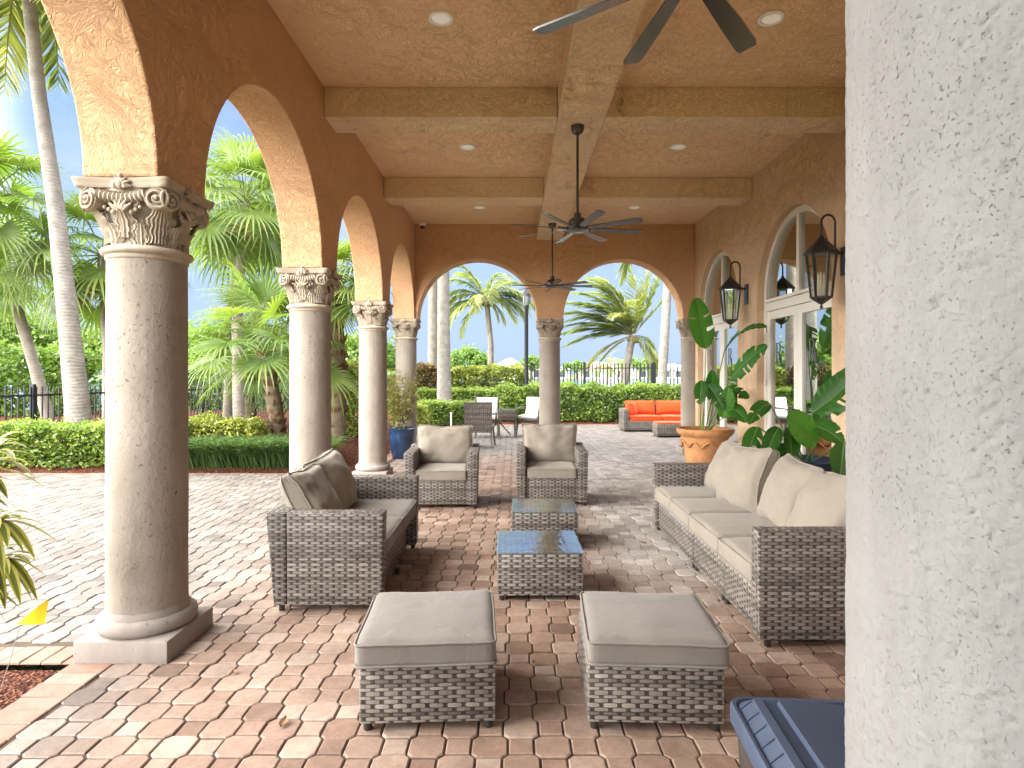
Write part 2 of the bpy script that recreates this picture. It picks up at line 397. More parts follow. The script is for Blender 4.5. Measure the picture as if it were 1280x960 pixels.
def trunk_mat(name, c0, c1, ring=9.0):
    t = NT(name); p = t.obj()
    w = t.nd('ShaderNodeTexWave', {'Vector': p, 'Scale': ring, 'Distortion': 6.0, 'Detail': 3}, bands_direction='Z').outputs[1]
    n = t.noise(p, 5, 6, .65)
    c = t.ramp(n, (.3, c0), (.7, c1)); c = t.mix(t.math('MULTIPLY', t.rng(w, 0, .35, .35, 0), t.rng(t.noise(p, 2.3, 5), .4, .65, 0, 1)), c, tuple(x * .45 for x in c0))
    return t.fin(c, .9, t.bump(t.math('ADD', t.math('MULTIPLY', w, .4), n), .4, .02), .1)
PALE_TRUNK = trunk_mat('pale_palm_trunk', (.20, .18, .155), (.36, .335, .30), 5)
GREY_TRUNK = trunk_mat('grey_palm_trunk', (.20, .17, .14), (.36, .32, .27), 4)
BARK = trunk_mat('tree_bark', (.10, .075, .05), (.2, .16, .11), 2)

def mulch_mat():
    t = NT('red_mulch'); p = t.pos()
    v = t.nd('ShaderNodeTexVoronoi', {'Vector': t.scale(p, 1, 1.0, 1), 'Scale': 55, 'Randomness': 1.0})
    c = t.ramp(t.nd('ShaderNodeSeparateColor', {0: v.outputs['Color']}).outputs[0], (0, (.035, .012, .008)), (.5, (.10, .034, .021)), (1, (.22, .095, .055)))
    return t.fin(c, .95, t.bump(t.math('ADD', v.outputs['Distance'], t.noise(p, 30, 5)), 1.0, .03), .1)
MULCH = mulch_mat()
def ground_mat():
    t = NT('lawn_ground'); p = t.pos()
    c = t.ramp(t.noise(p, .7, 6, .65), (.3, (.07, .085, .03)), (.55, (.11, .13, .045)), (.75, (.20, .17, .10)))
    return t.fin(c, .95, t.bump(t.noise(p, 30, 4), 1, .05), .1)
def water_mat():
    t = NT('lake_water'); p = t.pos()
    return t.fin((.10, .16, .19), .12, t.bump(t.noise(t.scale(p, .6, 1.6, 1), 1.2, 4), .35, .12), .5)
def paver_mat():
    t = NT('concrete_pavers'); p = t.pos()
    at = t.nd('ShaderNodeAttribute', attribute_name='tone').outputs['Fac']
    sp = t.nd('ShaderNodeSeparateXYZ', {0: p})
    wob = t.math('MULTIPLY', t.math('SUBTRACT', t.noise(p, 1.1, 4), .5), 1.6)
    mx = t.rng(t.math('ADD', sp.outputs[0], wob), -2.5, -1.1, 1, 0, True)
    my = t.rng(t.math('ADD', sp.outputs[1], wob), 8.6, 12.2, 0, 1, True)
    out = t.math('MAXIMUM', mx, my)
    rose = t.ramp(at, (0, (.135, .085, .062)), (.25, (.24, .155, .112)), (.55, (.29, .197, .148)), (.8, (.335, .243, .189)), (1, (.355, .268, .214)))
    pale = t.ramp(at, (0, (.118, .100, .086)), (.5, (.168, .147, .129)), (1, (.215, .192, .172)))
    grey = t.ramp(at, (0, (.24, .20, .18)), (.5, (.40, .36, .325)), (1, (.54, .50, .46)))
    gz = t.math('MULTIPLY', t.rng(sp.outputs[0], .35, .95, 0, 1, True), t.rng(sp.outputs[1], 3.4, 5.0, 0, 1, True))
    c = t.mix(gz, rose, grey); c = t.mix(out, c, pale)
    st = t.rng(t.noise(p, 2.6, 8, .7), .33, .70, .66, 1.16)
    sp2 = t.rng(t.noise(p, 26, 8, .78), .3, .7, .74, 1.18)
    c = t.mix(1.0, c, t.nd('ShaderNodeCombineColor', {0: st, 1: st, 2: st}).outputs[0], 'MULTIPLY')
    c = t.mix(1.0, c, t.nd('ShaderNodeCombineColor', {0: sp2, 1: sp2, 2: sp2}).outputs[0], 'MULTIPLY')
    nb = t.bump(t.math('ADD', t.noise(p, 120, 4, .7), t.math('MULTIPLY', t.noise(p, 14, 4), 1.2)), .4, .004)
    return t.fin(c, t.rng(t.noise(p, 5, 4), .3, .7, .5, .75), nb, .3)
PAVER = paver_mat()
def border_mat():
    t = NT('border_pavers'); p = t.pos()
    at = t.nd('ShaderNodeAttribute', attribute_name='tone').outputs['Fac']
    c = t.ramp(at, (0, (.19, .105, .075)), (.5, (.25, .165, .125)), (1, (.30, .225, .185)))
    c = t.mix(t.rng(t.noise(p, 9, 6, .7), .45, .7, 0, .5), c, (.20, .065, .035))
    return t.fin(c, .75, t.bump(t.noise(p, 90, 4), .4, .004), .25)
BORDER = border_mat()
JOINT = simple('joint_sand', (.085, .062, .048), .95, .1, 0, .4, 3, .6, 200, .003)
# ------------------------------------------------------------------ the setting
def sheet(name, x0, x1, y0, y1, z, mat, label, cat):
    b = MB(); b.add([(x0, y0, z), (x1, y0, z), (x1, y1, z), (x0, y1, z)], [(0, 1, 2, 3)])
    return tag(b.build(name, mat), label, cat, None, 'structure')
sheet('ground', -600, 600, -40, 1200, -.16, ground_mat(), 'green lawn ground around the patio', 'ground')
sheet('water', -400, 600, 27, 150, -.15, water_mat(), 'calm lake beyond the black fence', 'water')

S = 2.63; XL, XM, XR = -1.97, .66, 3.29
YC = [.66, 3.29, 5.92, 8.55, 11.18]
SPR, CEIL, HT = 2.435, 4.14, .19          # spring line, ceiling height, half wall thickness
INX0, INX1 = XL + HT, 3.27                # inner faces of left and right walls

# bedding sheet under the joints, then every paver as raised chamfered stone in one sheet
def in_patio(x, y):
    if x > -1.945 or (x > -2.0 and y > 3.27): return .2 < y < 17.2 and x < 9 and not (x > 3.2 and y < 11.3)
    if y < 8.75: return x < -2.0 and (y > 3.27) and x > -13
    return y > 15.0 and x > -2.0
tone = []; V = []; F8 = []; F4 = []; T8 = []; T4 = []
p = .1225; g = .0046; e = p * 2 * .41; w = p * 2 - e; c_ = (w - e) / 2
rnd = random.Random(3)
def paver(poly, cx, cy):
    n = len(poly); t = min(1, max(0, rnd.gauss(.55, .24))); b = len(V)
    tx, ty = rnd.gauss(0, .010), rnd.gauss(0, .010); dz = rnd.gauss(0, .0014)
    def sc(q, d):
        L = math.hypot(*q); k = (L - d) / L; return (q[0] * k, q[1] * k)
    for d, z in ((g, -.012), (g, -.004), (g + .006, 0)):
        for q in poly:
            qq = sc(q, d); V.append((cx + qq[0], cy + qq[1], z + dz + qq[0] * tx + qq[1] * ty if z > -.01 else z))
    for r in (0, 1):
        for k in range(n):
            k2 = (k + 1) % n; F4.append((b + r * n + k, b + r * n + k2, b + (r + 1) * n + k2, b + (r + 1) * n + k)); T4.append(t)
    top = tuple(b + 2 * n + k for k in range(n))
    if n == 8: F8.append(top); T8.append(t)
    else: F4.append(top); T4.append(t)
OCT = [(-e/2, -w/2), (e/2, -w/2), (w/2, -e/2), (w/2, e/2), (e/2, w/2), (-e/2, w/2), (-w/2, e/2), (-w/2, -e/2)]
SQ = [(-e/2, -e/2), (e/2, -e/2), (e/2, e/2), (-e/2, e/2)]
for j in range(0, 145):
    for i in range(-110, 78):
        x, y = i * p + .03, j * p + .05
        if not in_patio(x, y): continue
        paver(OCT if (i + j) % 2 == 0 else SQ, x, y)
me = bpy.data.meshes.new('pavement'); me.from_pydata(V, [], F8 + F4)
at = me.attributes.new('tone', 'FLOAT', 'FACE'); at.data.foreach_set('value', T8 + T4); me.materials.append(PAVER)
pav = bpy.data.objects.new('pavement', me); COL.objects.link(pav)
tag(pav, 'interlocking octagon and square pavers of the terrace', 'pavement', None, 'structure')
b = MB()
for (x0, x1, y0, y1) in ((-2.06, 3.3, .1, 11.3), (-2.06, 9.1, 11.3, 17.3), (-13.2, -2.06, 3.1, 8.85)):
    b.add([(x0, y0, -.008), (x1, y0, -.008), (x1, y1, -.008), (x0, y1, -.008)], [(0, 1, 2, 3)])
tag(b.build('pavement_bedding', JOINT), 'sandy bedding in the joints of the pavers', 'pavement', None, 'structure')
# soldier course borders
V = []; F4 = []; T4 = []; F8 = []; T8 = []
def brick_row(x0, x1, y0, y1, along):
    L = .2; n = int(round(((x1 - x0) if along == 'x' else (y1 - y0)) / .105))
    for k in range(n):
        if along == 'x': cx, cy, hx, hy = x0 + (k + .5) * (x1 - x0) / n, (y0 + y1) / 2, (x1 - x0) / n / 2, (y1 - y0) / 2
        else: cx, cy, hx, hy = (x0 + x1) / 2, y0 + (k + .5) * (y1 - y0) / n, (x1 - x0) / 2, (y1 - y0) / n / 2
        paver([(-hx, -hy), (hx, -hy), (hx, hy), (-hx, hy)], cx, cy)
brick_row(-2.22, -2.0, .3, 3.06, 'y')
brick_row(-13, -2.06, 3.06, 3.25, 'x')
brick_row(-13, -2.06, 8.80, 8.90, 'x')
brick_row(-2.26, -2.06, 8.90, 17.2, 'y')
brick_row(-2.26, 9, 17.22, 17.42, 'x')
me = bpy.data.meshes.new('border_course'); me.from_pydata(V, [], F4)
at = me.attributes.new('tone', 'FLOAT', 'FACE'); at.data.foreach_set('value', T4); me.materials.append(BORDER)
bo = bpy.data.objects.new('pavement_border', me); COL.objects.link(bo)
tag(bo, 'reddish soldier course edging the paver terrace', 'pavement', None, 'structure')

# mulch beds: gently humped ground
def bed(name, x0, x1, y0, y1, nx, ny, h, label, amp=.03):
    b = MB()
    def f(u, v):
        x = x0 + (x1 - x0) * u; y = y0 + (y1 - y0) * v
        edge = min(u * (x1 - x0), (1 - u) * (x1 - x0), v * (y1 - y0), (1 - v) * (y1 - y0))
        k = min(1, edge / .8); k = k * k * (3 - 2 * k)
        return (x, y, -.035 + h * k + amp * k * mnoise.noise(Vector((x * 1.3, y * 1.3, 0))) + min(k, .4) * .012 * mnoise.noise(Vector((x * 14, y * 14, 3))))
    b.grid(f, nx, ny); o = b.build(name, MULCH, smooth=True)
    return tag(o, label, 'mulch bed', None, 'structure')
bed('mulch_bed', -4.6, -2.235, -1.0, 3.055, 70, 110, .05, 'red mulch bed at the near left corner of the terrace')
bed('mulch_bed', -16, -2.27, 8.9, 22, 110, 110, .22, 'red mulch bed with palms left of the arcade')
bed('mulch_bed', -2.27, 10, 17.42, 22.2, 100, 50, .10, 'red mulch bed below the hedges behind the rear patio')

# ------------------------------------------------------------------ arcade walls
def arch_wall(name, axis, fixed, centres, r, u0, u1, ztop, mat, label, t=HT, N=40):
    """wall along axis with round arches springing at SPR"""
    b = MB()
    def P(u, s, z): return (u, fixed + s * t, z) if axis == 'x' else (fixed + s * t, u, z)
    def quad(u_a, za, u_b, zb):
        for s in (-1, 1):
            b.add([P(u_a, s, za), P(u_b, s, zb), P(u_b, s, ztop), P(u_a, s, ztop)], [(0, 1, 2, 3)])
        b.add([P(u_a, -1, za), P(u_b, -1, zb), P(u_b, 1, zb), P(u_a, 1, za)], [(0, 1, 2, 3)])
        b.add([P(u_a, -1, ztop), P(u_b, -1, ztop), P(u_b, 1, ztop), P(u_a, 1, ztop)], [(0, 1, 2, 3)])
    u = u0
    for c in centres:
        if c - r > u: quad(u, SPR, c - r, SPR)
        for k in range(N):
            a0 = math.pi * (1 - k / N); a1 = math.pi * (1 - (k + 1) / N)
            quad(c + r * math.cos(a0), SPR + r * math.sin(a0), c + r * math.cos(a1), SPR + r * math.sin(a1))
        u = c + r
    if u < u1: quad(u, SPR, u1, SPR)
    for uu in (u0, u1):
        b.add([P(uu, -1, SPR), P(uu, 1, SPR), P(uu, 1, ztop), P(uu, -1, ztop)], [(0, 1, 2, 3)])
    o = b.build(name, mat, weld=1e-4, bevel=.012)
    return tag(o, label, 'arcade wall', None)
RA = (S - .475) / 2
arch_wall('arcade_wall', 'y', XL, [YC[0] + S * (i + .5) for i in range(4)], RA, YC[0] - .19, YC[4] + .19, 4.5, WALL_MAT,
          'orange stucco arcade wall with four round arches on the left')
arch_wall('arcade_wall', 'x', YC[4], [XL + S / 2, XM + S / 2], RA, INX0 + .002, INX1 - .002, 4.5, WALL_MAT,
          'orange stucco end wall with two round arches facing the rear patio')
arch_wall('arcade_wall', 'x', YC[0], [XL + S / 2, XM + S / 2], RA, INX0 + .002, INX1 - .002, 4.5, WALL_MAT,
          'orange stucco arch wall overhead at the near end of the portico')

tag(MB().box(XL - HT, XL + HT, -3.6, YC[0] - .1925, -.05, 4.5).build('added_shade_wall', WALL_MAT), 'plain orange stucco wall added unseen beside the viewer to shade the foreground', 'wall')  # unseen wall, added to keep side light off the foreground
# ceiling with beams
ceil = thing('ceiling', 'textured orange stucco coffered ceiling of the portico', 'ceiling', (0, 0, 0))
MB().box(INX0 + .002, INX1 - .002, YC[0] + .192, YC[4] - .192, CEIL, CEIL + .12).build('ceiling_slab', CEIL_MAT, ceil)
BZ = 3.85; BW = .225; BX = .64
MB().box(BX - BW, BX + BW, YC[0] + .193, YC[4] - .193, BZ, CEIL - .001).build('ceiling_beam', BEAM_MAT, ceil, bevel=.010)
for y in YC[1:4]:
    MB().box(INX0 + .003, BX - BW - .002, y - .19, y + .19, BZ + .003, CEIL - .001).build('ceiling_beam', BEAM_MAT, ceil, bevel=.010)
    MB().box(BX + BW + .002, INX1 - .003, y - .19, y + .19, BZ + .003, CEIL - .001).build('ceiling_beam', BEAM_MAT, ceil, bevel=.010)
roof = MB().box(XL - .45, 14, -3.0, YC[4] + .5, 4.503, 4.68).build('roof_slab', simple('roof_clay', (.35, .17, .10), .8))  # slab carried on past the viewer, unseen, to shade the foreground
tag(roof, 'flat roof edge over the portico and the house, extended unseen over the viewer for shade', 'roof')

# ------------------------------------------------------------------ columns
def volute_spiral(b, c, ux, uz, un, r0=.056, turns=2.1, flip=1):
    c = Vector(c); n = 36; pts = []; rad = []
    for i in range(n + 1):
        t = i / n; a = math.pi / 2 + flip * (-t * turns * 2 * math.pi); r = r0 * (1 - .86 * t)
        pts.append(c + ux * (r * math.cos(a)) + uz * (r * math.sin(a)) + un * (.008 + .010 * t)); rad.append(.0085 * (1 - .35 * t))
    b.tube(pts, rad, 6)
    b.sphere(c + un * .018, .012, 8, 6)
    ring = [(c + ux * (r0 * .97 * math.cos(a)) + uz * (r0 * .97 * math.sin(a))) for a in [2 * math.pi * k / 20 for k in range(20)]]
    b.add([q - un * .055 for q in ring] + [q + un * .004 for q in ring],
          [tuple(range(20)), tuple(range(20, 40))] + [(k, (k + 1) % 20, 20 + (k + 1) % 20, 20 + k) for k in range(20)])
def acanthus(b, ang, r0, z0, h, wd, out, ribs=3):
    d = Vector((math.cos(ang), math.sin(ang), 0)); s = Vector((-math.sin(ang), math.cos(ang), 0))
    def f(u, v):
        x = (u - .5) * 2
        lob = (1 + .16 * math.cos(v * 7 * math.pi)) * (1 - .35 * v ** 3) * (math.sqrt(max(0, 1 - ((v - .45) / .6) ** 2)) if v > .45 else (.78 + .49 * v))
        rr = r0 + out * v ** 2.2 + .014 * abs(math.cos(ribs * math.pi * x)) * (1 - .4 * v) - .02 * x * x
        zz = z0 + h * (v - .18 * max(0, v - .75) * 8 * max(0, v - .75))
        return d * rr + s * (x * wd / 2 * max(lob, .12)) + Vector((0, 0, zz))
    b.grid(f, 16, 12)
def capital_mb():
    b = MB()
    b.lathe([(.19, -.03), (.197, -.022), (.197, -.006), (.212, 0), (.220, .012), (.216, .026), (.197, .034), (.186, .04)], 40)
    b.lathe([(.172, .02), (.176, .10), (.186, .20), (.206, .28), (.222, .325)], 40)
    for k in range(8):
        a = k * math.pi / 4
        acanthus(b, a + math.pi / 8, .178, .03, .125, .125, .045)
    for k in range(4):
        a = k * math.pi / 2
        acanthus(b, a, .188, .07, .145, .12, .055, 3)                      # centre leaves
        acanthus(b, a + math.pi / 4, .186, .05, .20, .15, .105, 4)         # big ribbed corner leaves
        d = Vector((math.cos(a), math.sin(a), 0)); s = Vector((-math.sin(a), math.cos(a), 0)); z = Vector((0, 0, 1))
        for f in (-1, 1):
            un = (d + s * f * .42).normalized(); ux = z.cross(un) * -1
            ux = Vector((-un.y, un.x, 0))
            volute_spiral(b, d * .212 + s * (f * .170) + z * .262, ux, z, un, .058, 2.1, f)
            # scroll stalk from centre to volute
            pts = [d * (.196 + .02 * t) + s * (f * (.02 + .13 * t)) + z * (.17 + .13 * math.sin(t * 1.5)) for t in [i / 8 for i in range(9)]]
            b.tube(pts, [.007 + .006 * i / 8 for i in range(9)], 6)
            for q in range(3):
                b.sphere(d * .215 + s * (f * (.045 + .022 * q)) + z * (.195 + .012 * q), .014 - .002 * q, 7, 5)
        # egg roll between volutes, with ribs
        n = 22; pts = []; rad = []
        for i in range(n + 1):
            t = i / n; pts.append(d * .214 + s * ((t - .5) * .24) + z * (.283 - .018 * math.cos((t - .5) * math.pi)))
            rad.append(.028 + .005 * math.cos(i * math.pi))
        b.tube(pts, rad, 10)
        # palmette fleuron on the abacus
        b.sphere(d * .232 + z * .335, .022, 9, 7, (1, 1, 1.5))
        b.sphere(d * .236 + z * .372, .013, 8, 6)
        for f in (-1, 1):
            for q in range(3):
                an = .5 + .5 * q; c0 = d * .228 + z * .318; tip = c0 + (s * f * math.sin(an) + z * math.cos(an)) * .055
                b.tube([c0, (c0 + tip) / 2 + d * .012, tip], [.007, .013, .004], 6)
        for q in range(5):
            an = (q - 2) * .45; c0 = d * .225 + z * .19; tip = c0 + (s * math.sin(an) + z * math.cos(an)) * .07 + d * .008
            b.tube([c0, (c0 + tip) / 2 + d * .01, tip], [.006, .012, .004], 6)
    # abacus: concave sides, cut corners, three steps
    def outline(h, cc, dip):
        pts = []
        for k in range(4):
            a = k * math.pi / 2; d = Vector((math.cos(a), math.sin(a), 0)); s = Vector((-math.sin(a), math.cos(a), 0))
            for i in range(13):
                t = i / 12 * 2 - 1; pts.append(d * (h - dip * (1 - t * t)) + s * (t * (h - cc)))
        return pts
    lv = [(.232, .016, .022, .318), (.240, .016, .022, .330), (.240, .016, .022, .340), (.244, .018, .022, .346), (.249, .018, .022, .362), (.249, .018, .022, .3645)]
    rings = []; m = 52; st = len(b.v)
    for (h, cc, dip, z) in lv:
        b.v += [tuple(q + Vector((0, 0, z))) for q in outline(h, cc, dip)]
    for i in range(len(lv) - 1):
        for k in range(m):
            k2 = (k + 1) % m; b.f.append((st + i * m + k, st + i * m + k2, st + (i + 1) * m + k2, st + (i + 1) * m + k))
    b.f.append(tuple(range(st, st + m))); b.f.append(tuple(range(st + 5 * m, st + 6 * m)))
    return b
NECK = 2.07
def build_column(label, loc, shaft_mat):
    t = thing('stone_column', label, 'column', loc, 0, 'stone columns of the arcade')
    MB().box(-.2375, .2375, -.2375, .2375, -.01, .11).build('plinth', BASE_MAT, t, bevel=.012, smooth=True, auto=40)
    MB().lathe([(.20, .108), (.222, .112), (.236, .13), (.241, .150), (.236, .172), (.222, .186), (.206, .190), (.204, .202), (.199, .212), (.1935, .225)], 56).build('base', BASE_MAT, t, smooth=True, auto=50)
    n = 30; prof = [(.193 - .006 * max(0, (i / n - .3)) ** 1.5, .22 + (NECK - .245) * i / n) for i in range(n + 1)]
    MB().lathe(prof, 64, fn=lambda r, z, a: r + .0016 * mnoise.noise(Vector((math.cos(a) * 2.2, math.sin(a) * 2.2, z * 3)))).build('shaft', shaft_mat, t, smooth=True, auto=50)
    capital_mb().build('capital', CAP_MAT, t, smooth=True, auto=55, loc=(0, 0, NECK))
    return t
col0 = build_column('nearest arcade column on the left with a carved leafy capital and square plinth', (XL, YC[1], 0), SHAFT_MAT)
clone(col0, (XL, YC[2], 0), 0, 'stone column rising behind the left loveseat, second along the left arcade')
clone(col0, (XL, YC[3], 0), 0, 'third column along the left arcade, just before the blue pot')
clone(col0, (XL, YC[4], 0), 0, 'corner column standing behind the bamboo in the blue pot')
clone(col0, (XM, YC[4], 0), 0, 'free column between the two rear arches')
clone(col0, (XR - .03, YC[4], 0), 0, 'engaged column at the right end of the rear arches behind the terracotta pot')
clone(col0, (XL, YC[0], 0), 0, 'corner column at the near end of the left arcade')
nearc = clone(col0, (.600, .70, 0), 0, 'huge rough white column close up along the right edge')
for ch in nearc.children:
    if ch.name.startswith('shaft'):
        # close up: real lumps and pits in the plaster
        bq = MB(); na, nz = 420, 640; z0_, z1_ = .22, NECK - .025
        for iz in range(nz + 1):
            z = z0_ + (z1_ - z0_) * iz / nz
            for k in range(na):
                a = 2 * math.pi * k / na; q = Vector((math.cos(a) * .193, math.sin(a) * .193, z))
                l1 = mnoise.noise(q * 95); l2 = mnoise.noise(q * 190 + Vector((5, 1, 2))); l3 = mnoise.noise(q * 14)
                pit = max(0, mnoise.noise(q * 175 + Vector((9, 9, 9))) - .40)
                r = .1925 + .0012 * l1 * (1 - .4 * abs(l1)) + .0007 * l2 + .0012 * l3 - .008 * pit
                bq.v.append((r * math.cos(a), r * math.sin(a), z))
        for iz in range(nz):
            for k in range(na):
                k2 = (k + 1) % na; bq.f.append((iz * na + k, iz * na + k2, (iz + 1) * na + k2, (iz + 1) * na + k))
        tmp = bq.build('shaft_plaster', NEAR_MAT, None, smooth=True); ch.data = tmp.data; bpy.data.objects.remove(tmp)

# ------------------------------------------------------------------ house wall with arched doors
hw = thing('house_wall', 'orange stucco house wall with two arched glass doors on the right', 'wall', (INX1, 0, 0))
DC = [7.235, 9.87]; DR = .96; WT = .26
def door_wall():
    b = MB(); N = 36; y0, y1, zt = -.6, YC[4] + .19, 4.5; ds = SPR + .03
    def quad(ya, za, yb, zb, ztop=zt):
        for x in (0, WT):
            b.add([(x, ya, za), (x, yb, zb), (x, yb, ztop), (x, ya, ztop)], [(0, 1, 2, 3)])
    def soff(ya, za, yb, zb): b.add([(0, ya, za), (0, yb, zb), (WT, yb, zb), (WT, ya, za)], [(0, 1, 2, 3)])
    y = y0
    for c in DC:
        quad(y, -.02, c - DR, -.02)
        soff(c - DR, -.02, c - DR, ds)
        for k in range(N):
            a0 = math.pi * (1 - k / N); a1 = math.pi * (1 - (k + 1) / N)
            P = [(c + DR * math.cos(a), ds + DR * math.sin(a)) for a in (a0, a1)]
            quad(P[0][0], P[0][1], P[1][0], P[1][1]); soff(P[0][0], P[0][1], P[1][0], P[1][1])
        soff(c + DR, -.02, c + DR, ds); y = c + DR
    quad(y, -.02, y1, -.02)
    b.add([(0, y0, -.02), (WT, y0, -.02), (WT, y0, zt), (0, y0, zt)], [(0, 1, 2, 3)])
    b.add([(0, y1, -.02), (WT, y1, -.02), (WT, y1, zt), (0, y1, zt)], [(0, 1, 2, 3)])
    b.add([(0, y0, zt), (WT, y0, zt), (WT, y1, zt), (0, y1, zt)], [(0, 1, 2, 3)])
    return b
door_wall().build('wall', HOUSE_MAT, hw, weld=1e-4, bevel=.01)
# the room behind the doors
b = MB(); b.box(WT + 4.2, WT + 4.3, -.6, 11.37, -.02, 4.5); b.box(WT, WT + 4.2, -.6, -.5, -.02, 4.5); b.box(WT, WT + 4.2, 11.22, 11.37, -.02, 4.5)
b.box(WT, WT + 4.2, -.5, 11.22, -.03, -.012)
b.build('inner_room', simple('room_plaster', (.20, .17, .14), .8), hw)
def letter_mb(x):
    """serif R with a smaller L set low at its right, built as raised strips on the plane x"""
    b = MB()
    def q(pts, t=.004): # pts (u,z) polygon, u runs toward -y
        a = [(x - t, -u, z) for u, z in pts]; c = [(x - .0005, -u, z) for u, z in pts]; n = len(pts)
        b.add(a + c, [tuple(range(n)), tuple(range(n, 2 * n))] + [(k, (k + 1) % n, n + (k + 1) % n, n + k) for k in range(n)])
    def rect(u0, u1, z0, z1): q([(u0, z0), (u1, z0), (u1, z1), (u0, z1)])
    rect(.0, .022, .0, .24); rect(-.02, .042, -.006, .004); rect(-.02, .03, .236, .246)
    n = 12
    for k in range(n):
        a0 = math.pi / 2 - math.pi * k / n; a1 = math.pi / 2 - math.pi * (k + 1) / n
        O = lambda a: (.05 + .072 * max(0, math.cos(a)) ** .8, .183 + .063 * math.sin(a)); I = lambda a: (.05 + .048 * max(0, math.cos(a)) ** .8, .183 + .052 * math.sin(a))
        q([O(a0), O(a1), I(a1), I(a0)])
    rect(.022, .052, .235, .246); rect(.022, .052, .12, .131)
    q([(.052, .122), (.078, .122), (.135, .0), (.105, .0)]); rect(.095, .155, -.006, .003)
    # L
    rect(.128, .142, -.05, .09); rect(.112, .158, .085, .092); rect(.112, .2, -.056, -.046); q([(.19, -.046), (.202, -.046), (.202, -.012)])
    return b
for di, c in enumerate(DC):
    dr = thing('door', None, None, (.12, c, 0)); dr.parent = hw
    ds = SPR + .03; fw = .075; A = DR - .004
    m = MB()
    # arched outer frame
    N = 40
    def arcseg(ra, rb, x0, x1):
        b = MB()
        for k in range(N):
            a0 = math.pi * k / N; a1 = math.pi * (k + 1) / N
            pts = [(r * math.cos(a), ds + r * math.sin(a)) for a in (a0, a1) for r in (ra, rb)]
            b.hexa([(x0, pts[0][0], pts[0][1]), (x0, pts[1][0], pts[1][1]), (x0, pts[3][0], pts[3][1]), (x0, pts[2][0], pts[2][1])],
                   [(x1, pts[0][0], pts[0][1]), (x1, pts[1][0], pts[1][1]), (x1, pts[3][0], pts[3][1]), (x1, pts[2][0], pts[2][1])])
        return b
    f = arcseg(A - fw, A, -.03, .05)
    for s in (-1, 1):
        f.box(-.03, .05, min(s * A, s * (A - fw)), max(s * A, s * (A - fw)), -.01, ds - .002)
    f.build('frame', FRAME_MAT, dr, weld=1e-4)
    t = MB(); t.box(-.035, .055, -A + fw + .001, A - fw - .001, 2.27, 2.38); t.box(-.05, .05, -A + fw + .001, A - fw - .001, 2.385, 2.425)
    t.build('transom', FRAME_MAT, dr, bevel=.006)
    MB().box(-.025, .045, -.035, .035, 2.426, ds + A - fw).build('fanlight_mullion', FRAME_MAT, dr, bevel=.004)
    g = MB(); fan = [(0.012, (A - fw) * math.cos(math.pi * k / 30), ds + (A - fw) * math.sin(math.pi * k / 30)) for k in range(31)]
    fan = [(.012, A - fw, 2.426)] + fan + [(.012, -A + fw, 2.426)]
    fan2 = [(.02, y, z) for _, y, z in fan]; n = len(fan)
    g.add(fan + fan2, [tuple(range(n)), tuple(range(n, 2 * n))[::-1]] + [(k, (k + 1) % n, n + (k + 1) % n, n + k) for k in range(n)])
    g.build('fanlight_pane', DOOR_GLASS, dr)
    for s in (-1, 1):
        i0, i1 = .004, A - fw - .003
        yy = lambda a: (min(s * i0, s * i1), max(s * i0, s * i1))
        y0, y1 = yy(0); st = .10
        lf = MB(); lf.box(-.02, .03, y0, y0 + st, .01, 2.265); lf.box(-.02, .03, y1 - st, y1, .01, 2.265)
        lf.box(-.018, .028, y0 + st, y1 - st, .01, .26); lf.box(-.018, .028, y0 + st, y1 - st, 2.16, 2.265)
        lfo = lf.build('door_leaf', FRAME_MAT, dr)
        MB().box(.002, .010, y0 + st, y1 - st, .26, 2.16).build('pane', DOOR_GLASS, dr)
        letter_mb(.0015).build('lettering', simple('etched_grey_letters', (.10, .10, .105), .6), dr, loc=(0, (y0 + y1) / 2 + .2, 1.60))
        MB().tube([(-.021, s * .05, 1.02), (-.06, s * .05, 1.02), (-.06, s * .05, 1.0), (-.06, s * .14, 1.0)], .009, 8).build('handle', BLACK_METAL, dr, smooth=True)
        for hz in (.35, 1.28, 2.0):
            MB().lathe([(.010, 0), (.010, .085)], 10, c=(-.034, s * (A - fw - .002), hz)).build('hinge', simple('hinge_steel', (.35, .33, .3), .35, .5, .8), dr, smooth=True, auto=40)
# ------------------------------------------------------------------ things fixed to the portico
def recessed(label, x, y):
    t = thing('ceiling_light', label, 'ceiling light', (x, y, CEIL), 0, 'recessed ceiling lights')
    MB().lathe([(.070, -.004), (.072, -.010), (.092, -.012), (.097, -.006), (.098, -.0005)], 32, cap=False).build('trim', WHITE_PAINT, t, smooth=True)
    m = bpy.data.materials.get('downlight_lens')
    if m is None:
        n = NT('downlight_lens'); n.fin((.75, .74, .72), .5); m = n.m
        n.b.inputs['Emission Color'].default_value = (1, .93, .82, 1); n.b.inputs['Emission Strength'].default_value = .03
    MB().lathe([(.0715, -.0045), (.05, -.002), (.0, -.0015)], 32, cap=False).build('lens', m, t, smooth=True)
    return t
WHERE = {0: 'near', 1: 'middle', 2: 'rear'}
for r, y in enumerate((4.62, 7.24, 9.87)):
    recessed('white recessed downlight in the %s coffer left of the centre beam' % WHERE[r], -.55, y)
    recessed('white recessed downlight in the %s coffer right of the centre beam' % WHERE[r], 1.95, y)

